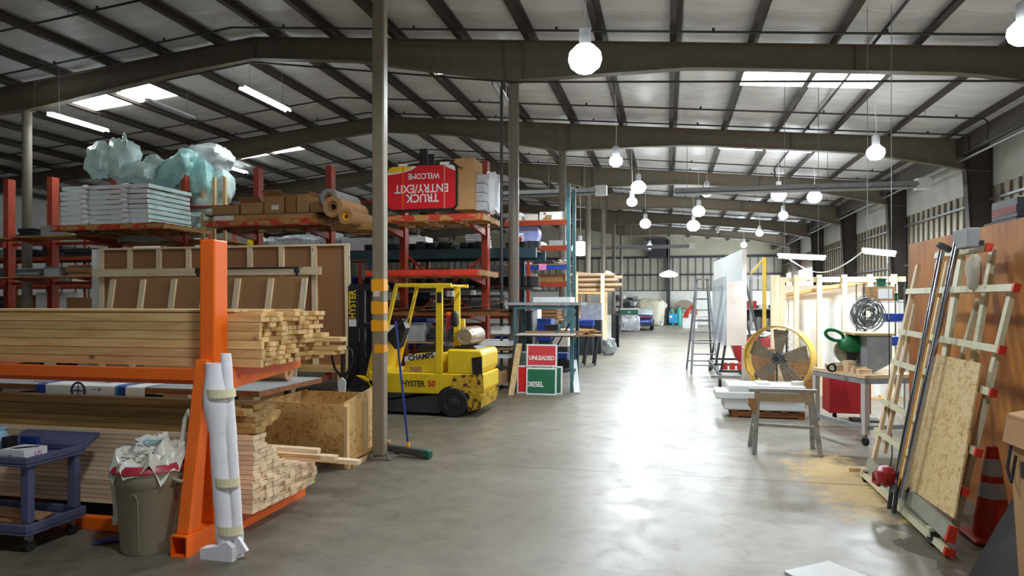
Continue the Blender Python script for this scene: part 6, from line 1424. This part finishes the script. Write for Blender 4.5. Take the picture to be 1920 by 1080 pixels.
# wire shelf, spools, coil
Yv = 12.2
t = thing('wire_shelf', 'chrome wire shelving with spools behind the hanging coil', 'shelf', (X(1655, Yv), Yv, 0)); cx = t.location.x
for px in (1620, 1696):
    for y in (0, .45): MB().cyl((X(px, Yv) - cx, y, 0), (X(px, Yv) - cx, y, 2.15), .014, n=8).build('post', chrome, t)
for z in (1.53, 1.85, 1.15):
    b = MB()
    for k in range(10): b.cyl((X(1620, Yv) - cx, .05 * k, z), (X(1696, Yv) - cx, .05 * k, z), .005, n=5)
    for k in range(5): x = X(1620, Yv) - cx + (X(1696, Yv) - X(1620, Yv)) * k / 4; b.cyl((x, 0, z - .008), (x, .45, z - .008), .005, n=5)
    b.build('wire_deck', chrome, t)
for i, (px, z, lab) in enumerate(((1652, 2.1, 'upper left'), (1674, 1.862, 'lower right'))):
    s_ = thing('green_spool', 'green wire spool on the wire shelf, %s one' % lab, 'spool', (X(px, Yv + .2), Yv + .2, z), group='green spools'); MB().lathe([(.02, 0), (.09, 0), (.09, .015), (.07, .02), (.07, .11), (.09, .115), (.09, .13), (.02, .13)], n=20).build('spool_body', dgreen, s_, smooth=True); MB().cyl((0, 0, .131), (0, 0, .15), .03, n=12).build('core', tape_c, s_)
t = thing('small_carton', 'small brown carton with white label under the upper spool', 'box', (X(1648, Yv + .15), Yv + .2, 1.862)); MB().box(-.2, .2, -.15, .15, 0, .235).build('carton', kraft, t); MB().box(-.04, .17, -.153, -.1505, .04, .2).build('label', white, t, label='white label')
one('blue_parts_bin', MB().prism([(-.13, 0), (.13, 0), (.17, .12), (-.17, .12)], 'xz', -.12, .12), blue, 'blue parts bin on the middle wire shelf', 'bin', local=(X(1676, Yv + .2), Yv + .2, 1.54))
one('blue_parts_bin', MB().prism([(-.13, 0), (.13, 0), (.17, .12), (-.17, .12)], 'xz', -.12, .12), blue, 'blue parts bin on the lowest wire shelf', 'bin', local=(X(1684, Yv + .2), Yv + .2, 1.16))
cc = at(1626, 588, 11.6); b = MB()
for k in range(34):
    rr = U(.07, .27); ox, oz = U(-.03, .03), U(-.04, .03); tl_ = U(-.25, .25)
    b.tube([(ox + rr * math.cos(a) * (1 + tl_ * .2), U(-.01, .01) + .07 * math.sin(a + k) + .05 * math.sin(k * 1.7), oz + rr * 1.12 * math.sin(a)) for a in [2 * PI * q / 22 for q in range(22)]], .007, 5, True)
one('wire_coil', b, galv, 'big tangled coil of grey cable hanging before the wire shelf', 'cable', local=cc, smooth=True)
t = thing('coil_stand', 'thin steel stand from which the cable coil hangs', 'stand', (cc[0] + .0, 11.72, 0)); MB().cyl((0, 0, 0), (0, 0, 1.9), .014, n=8).build('pole', steel_dk, t); MB().cyl((0, 0, 1.86), (0, -.3, 1.88), .014, n=8).build('peg', steel_dk, t); MB().box(-.2, .2, -.15, .15, 0, .03).build('foot', steel_dk, t)
# red trolley and fan wheel under the saw table
t = thing('red_cabinet', 'dark red steel cabinet on casters under the saw', 'cabinet', (2.95, 11.8, 0)); MB().box(-.5, .1, -.2, .3, .12, .8).build('cabinet', red, t, bevel=.01)
for x in (-.4, .0): MB().cyl((x - .02, -.1, .06), (x + .02, -.1, .06), .06, n=12).build('caster_wheel', rubber, t); MB().box(x - .015, x + .015, -.12, -.08, .06, .12).build('caster_fork', galv, t)
for i, (x, y, w_, h, m, lab) in enumerate(((3.3, 9.6, .4, .8, brown_w, 'rust brown plywood piece behind the steel table leg'), (2.95, 9.2, .25, .35, black, 'black scrap bin behind the steel table leg'), (3.35, 9.15, .3, .55, greyp, 'grey parts tub behind the saw table leg'))):
    one('scrap_piece', MB().box(x, x + w_, y, y + .3, 0, h), m, lab, 'scrap')
one('offcut', MB().prism([(0, 0), (.16, .03), (.2, .12), (.06, .1)], 'xy', 0, .035), pink, 'small wood offcut on the floor beside the panel saw base', 'wood block', local=(*gp(1592, 884)[:2], 0))

# ================================================================ RIGHT FOREGROUND: plywood partition and panel saw
t = thing('plywood_partition', 'tall stained orange-brown plywood partition behind the panel saw', 'partition', (2.75, 5.5, 0))
MB().box(0, .02, -5, 3.42, 0, 2.52).build('plywood_face', ply, t)
for y in (-4.9, -3.6, -2.4, -1.2, 0, 1.2, 2.4, 3.36): MB().box(.021, .11, y - .02, y + .02, 0, 2.5).build('stud', pine_v, t)
SL = .235
def onp(px, py, off=0.0, base=2.0):
    k = (px - 960) / FPX; Dx = k * CT - ST; Dz = -(py - HORIZON) / FPX
    d = (base + off + SL * CAM_H) / (Dx - SL * Dz); return Vector((d * Dx, d * (k * ST + CT), CAM_H + d * Dz))
NRM = Vector((1, 0, -SL)).normalized()      # pointing to the wall, square to the leaning saw frame
saw = thing('panel_saw', 'vertical panel saw with pale rails, red end caps and chrome guide tubes', 'saw', (2.1, 6.7, 0)); O = saw.location
def sb(nm, p, q, w_, th, mat, off=0.0, label=None, cap=False):
    a, c = onp(*p, off), onp(*q, off)
    rail = MB().bar(a - O, c - O, th, w_, NRM.cross((c - a).normalized())).build(nm, mat, saw, label=label)
    if cap:
        u = (c - a).normalized(); MB().bar(c - O + u * .001, c - O + u * .035, th + .008, w_ + .008, NRM.cross(u)).build('end_cap', redpaint, rail, label='red end cap')
# horizontals
sb('cross_rail', (1702, 547), (1903, 540), .055, .04, paint_g, cap=True)
sb('cross_rail', (1688, 622), (1876, 656), .055, .04, paint_g, cap=True)
sb('cross_rail', (1674, 678), (1860, 736), .055, .04, paint_g, cap=True)
sb('cross_rail', (1656, 752), (1832, 848), .055, .04, paint_g, cap=True)
sb('cross_rail', (1642, 806), (1807, 921), .05, .04, paint_g, cap=True)
sb('cross_rail', (1756, 480), (1852, 464), .06, .04, paint_g, cap=True)
# uprights
sb('upright_rail', (1722, 497), (1634, 880), .07, .035, pine_p, .05)
sb('upright_rail', (1716, 570), (1658, 850), .06, .035, pine_p, .085)
sb('upright_rail', (1777, 490), (1690, 905), .06, .035, pine_p, .05)
sb('upright_rail', (1803, 478), (1735, 900), .095, .035, paint_g, .05)
sb('upright_rail', (1862, 470), (1800, 830), .07, .035, paint_g, .14)
sb('upright_rail', (1835, 560), (1795, 700), .05, .035, paint_g, .2)
sb('upright_rail', (1897, 548), (1784, 1015), .06, .035, paint_g, .05)
# bottom ledges
sb('bottom_ledge', (1628, 868), (1772, 1012), .12, .03, saw_g, .0, cap=False)
sb('base_rail', (1620, 888), (1778, 1034), .05, .06, paint_g, -.03, cap=True)
sb('stop_ledge', (1700, 925), (1782, 1000), .11, .05, saw_g, -.06, cap=True)
# guide tubes
for p, q in (((1766, 470), (1676, 925)), ((1795, 455), (1690, 935))):
    a, c = onp(*p, -.14), onp(*q, -.14); MB().cyl(a - O, c - O, .026, n=16).build('guide_tube', chrome, saw, smooth=True)
a, c = onp(1772, 480, -.16), onp(1684, 910, -.16); MB().cyl(a - O, c - O, .006, n=6).build('yellow_cord', tape_y, saw)
a = onp(1810, 446, -.12) - O
MB().box(a.x - .05, a.x + .05, a.y - .17, a.y + .14, a.z - .09, a.z + .07).build('head_box', greyp, saw, bevel=.01)
a = onp(1768, 467, -.12) - O; MB().cyl((a.x, a.y, a.z), (a.x + .02, a.y, a.z + .03), .065, n=18).build('pulley', steel_dk, saw)
p0, p1 = onp(1795, 462, -.1) - O, onp(1842, 455, -.05) - O; MB().bar(p0, p1, .03, .04).build('head_arm', steel_dk, saw)
a = onp(1826, 512, -.05) - O
MB().blob(a, (.05, .07, .15), .2, 1.6, 4, 18, 14, .8).build('dust_bag', solid('pale_cloth', '#c9c1ae', .8, bump=.3), saw, smooth=True)
# saw head
a = onp(1662, 893, -.2) - O
MB().blob(a, (.08, .11, .085), .18, 2.2, 2, 20, 14, .75).build('saw_motor', solid('saw_red', '#a01f22', .35), saw, smooth=True)
MB().tube([a + Vector((-.03, .1, .02)), a + Vector((-.05, .17, -.02)), a + Vector((-.05, .18, -.09)), a + Vector((-.03, .1, -.1))], .022, 8).build('saw_handle', MATS['saw_red'], saw, smooth=True)
MB().lathe([(.01, 0), (.09, 0), (.09, .02), (.01, .02)], a + Vector((.05, -.08, -.02)), 'x', 24).build('blade_guard', steel_dk, saw)
b = MB(); q = onp(1683, 915, -.14) - O
MB().box(q.x - .04, q.x + .06, q.y - .1, q.y + .16, q.z - .01, q.z + .03).build('carriage', steel_dk, saw)
for dy in (-.05, .08): MB().cyl((q.x - .02, q.y + dy, q.z - .01), (q.x - .05, q.y + dy - .02, max(.03, q.z - .2)), .018, n=8).build('carriage_leg', steel_dk, saw)
for px, py in ((1622, 893), (1748, 1025)):
    w_ = onp(px, py, -.03) - O; MB().cyl((w_.x - .02 , w_.y, .055), (w_.x + .02, w_.y, .055), .055, n=18).build('caster_wheel', rubber, saw, smooth=True); MB().box(w_.x - .03, w_.x + .03, w_.y - .02, w_.y + .05, .06, .13).build('caster_bracket', paint_g, saw)
# sheet on the saw
S = [onp(1756, 664, -.055), onp(1838, 681, -.055), onp(1788, 972, -.055), onp(1700, 912, -.055)]
t = thing('strand_board_sheet', 'strand-board sheet standing on the panel saw ledge', 'board', S[3]); n_ = NRM * .014
MB().add([p - S[3] for p in S] + [p + n_ - S[3] for p in S], [(0, 1, 2, 3), (7, 6, 5, 4), (0, 4, 5, 1), (1, 5, 6, 2), (2, 6, 7, 3), (3, 7, 4, 0)]).build('sheet', osb('strand_board_pale', ('#9a6f3a', '#c69c5c', '#d9b376', '#ecd09a')), t)
# hanging cord with inline box
A = at(1664, 482, 9.5); B_ = at(1672, 905, 7.9)
c0 = onp(1672, 880, -.3); b = MB().tube([(at(1664, 482, 8.6)), (at(1667, 600, 8.3)), at(1668, 760, 8.0)], .006, 5)
t = thing('power_cord', 'thin dark power cord hanging beside the saw with an inline grey box', 'cable', at(1664, 478, 12.9)); O2 = t.location
MB().tube([Vector((0, 0, 0)), Vector(at(1667, 600, 8.3)) - O2, Vector(at(1668, 760, 8.0)) - O2], .006, 5).build('cord', black, t)
m_ = Vector(at(1668, 760, 8.0)) - O2; e_ = Vector(at(1670, 785, 7.95)) - O2
MB().bar(m_, e_, .045, .03).build('inline_box', greyp, t); MB().tube([e_, Vector(at(1673, 850, 7.85)) - O2, Vector(at(1668, 885, 7.8)) - O2], .006, 5).build('cord', black, t)
# traffic cone between saw and wall
t = thing('traffic_cone', 'orange traffic cone with two pale bands behind the panel saw', 'cone', (2.47, 6.1, 0))
MB().box(-.19, .19, -.19, .19, 0, .03).build('cone_base', cone_o, t, bevel=.01)
R_ = lambda z: .145 - .15 * z
MB().lathe([(R_(.03), .03), (R_(.72), .72), (.01, .725)], n=28).build('cone_body', cone_o, t, smooth=True)
for z0, z1 in ((.33, .45), (.50, .63)): MB().lathe([(R_(z0) + .001, z0), (R_(z0) + .004, z0), (R_(z1) + .004, z1), (R_(z1) + .001, z1)], n=28).build('pale_band', cone_w, t, smooth=True, label='pale reflective band')
# dark leaning panels and tall carton at the right edge
for i, (y0, y1, dx, m, lab) in enumerate(((4.2, 5.25, 0, black, 'black sheet leaning on the partition, foremost at the right edge'), (4.35, 5.12, .09, dkgrey, 'charcoal sheet leaning behind the foremost black sheet'), (4.4, 5.3, .17, black, 'black sheet closest to the partition at the right edge'))):
    b = MB().add([(1.98 + dx, y0, 0), (1.98 + dx, y1, 0), (2.6 + dx * .5, y1, 1.25), (2.6 + dx * .5, y0, 1.25), (2.0 + dx, y0, 0), (2.0 + dx, y1, 0), (2.62 + dx * .5, y1, 1.25), (2.62 + dx * .5, y0, 1.25)], [(0, 1, 2, 3), (7, 6, 5, 4), (0, 4, 5, 1), (1, 5, 6, 2), (2, 6, 7, 3), (3, 7, 4, 0)])
    one('leaning_sheet', b, m, lab, 'sheet', 'dark sheets at the right edge')
t = thing('tall_carton', 'tall brown carton with a hand hole at the right picture edge', 'box', (1.95, 3.8, 0))
b = MB().add([(-.16, .25, 0), (.4, .25, 0), (.4, -.4, 0), (-.16, -.4, 0), (-.24, .25, 1.27), (.4, .25, 1.27), (.4, -.4, 1.27), (-.24, -.4, 1.27)], [(0, 1, 2, 3), (7, 6, 5, 4), (0, 4, 5, 1), (1, 5, 6, 2), (2, 6, 7, 3), (3, 7, 4, 0)])
b.build('carton', kraft, t); MB().prism([(-.26, 1.13), (-.235, 1.275), (.0, 1.33), (.0, 1.31), (-.22, 1.262), (-.245, 1.13)], 'xz', -.42, .26).build('flap', kraft, t); MB().box(-.245, -.21, -.05, .1, .98, 1.06).build('hand_hole', black, t, label='dark hand hole')
MB().tube([(-.245, .2, 1.12), (-.262, .2, 1.0), (-.262, .16, .94), (-.25, .14, 1.08)], .008, 6).build('wire_hook', steel_dk, t)
# white sheet on the floor
P4 = [gp(1470, 1074), gp(1553, 1055), gp(1720, 1120), gp(1630, 1160)]
b = MB().add([(p[0], p[1], .002) for p in P4] + [(p[0], p[1], .014) for p in P4], [(3, 2, 1, 0), (4, 5, 6, 7), (0, 1, 5, 4), (1, 2, 6, 5), (2, 3, 7, 6), (3, 0, 4, 7)])
one('white_floor_board', b, white, 'white board lying on the floor at the bottom of the view', 'board')
# dark case with a faded red band standing on top of the partition
p0, p1 = atx(1866, 425, 2.8), atx(1916, 425, 2.8)
t = thing('dark_case', 'dark case with a faded red band on top of the plywood partition', 'case', (2.82, (p0[1] + p1[1]) / 2, 2.521)); hw = abs(p0[1] - p1[1]) / 2
MB().box(-.05, .05, -hw, hw, .02, .19).build('case_body', solid('sign_dark', '#23262c', .4), t, bevel=.008); MB().box(-.053, -.0505, -hw + .02, hw - .03, .06, .125).build('faded_band', solid('faded_red_band', '#8a4a44', .6, var=.5, scale=40), t, label='faded red band'); MB().box(-.06, .05, -hw, hw + .12, 0, .0195).build('base', steel_dk, t)
t = thing('wall_unit', 'small pale wall unit lying on the partition top behind the saw head', 'box', (3.2, 8.0, 2.2))if False else None
# chip litter on the floor
for i in range(0): pass
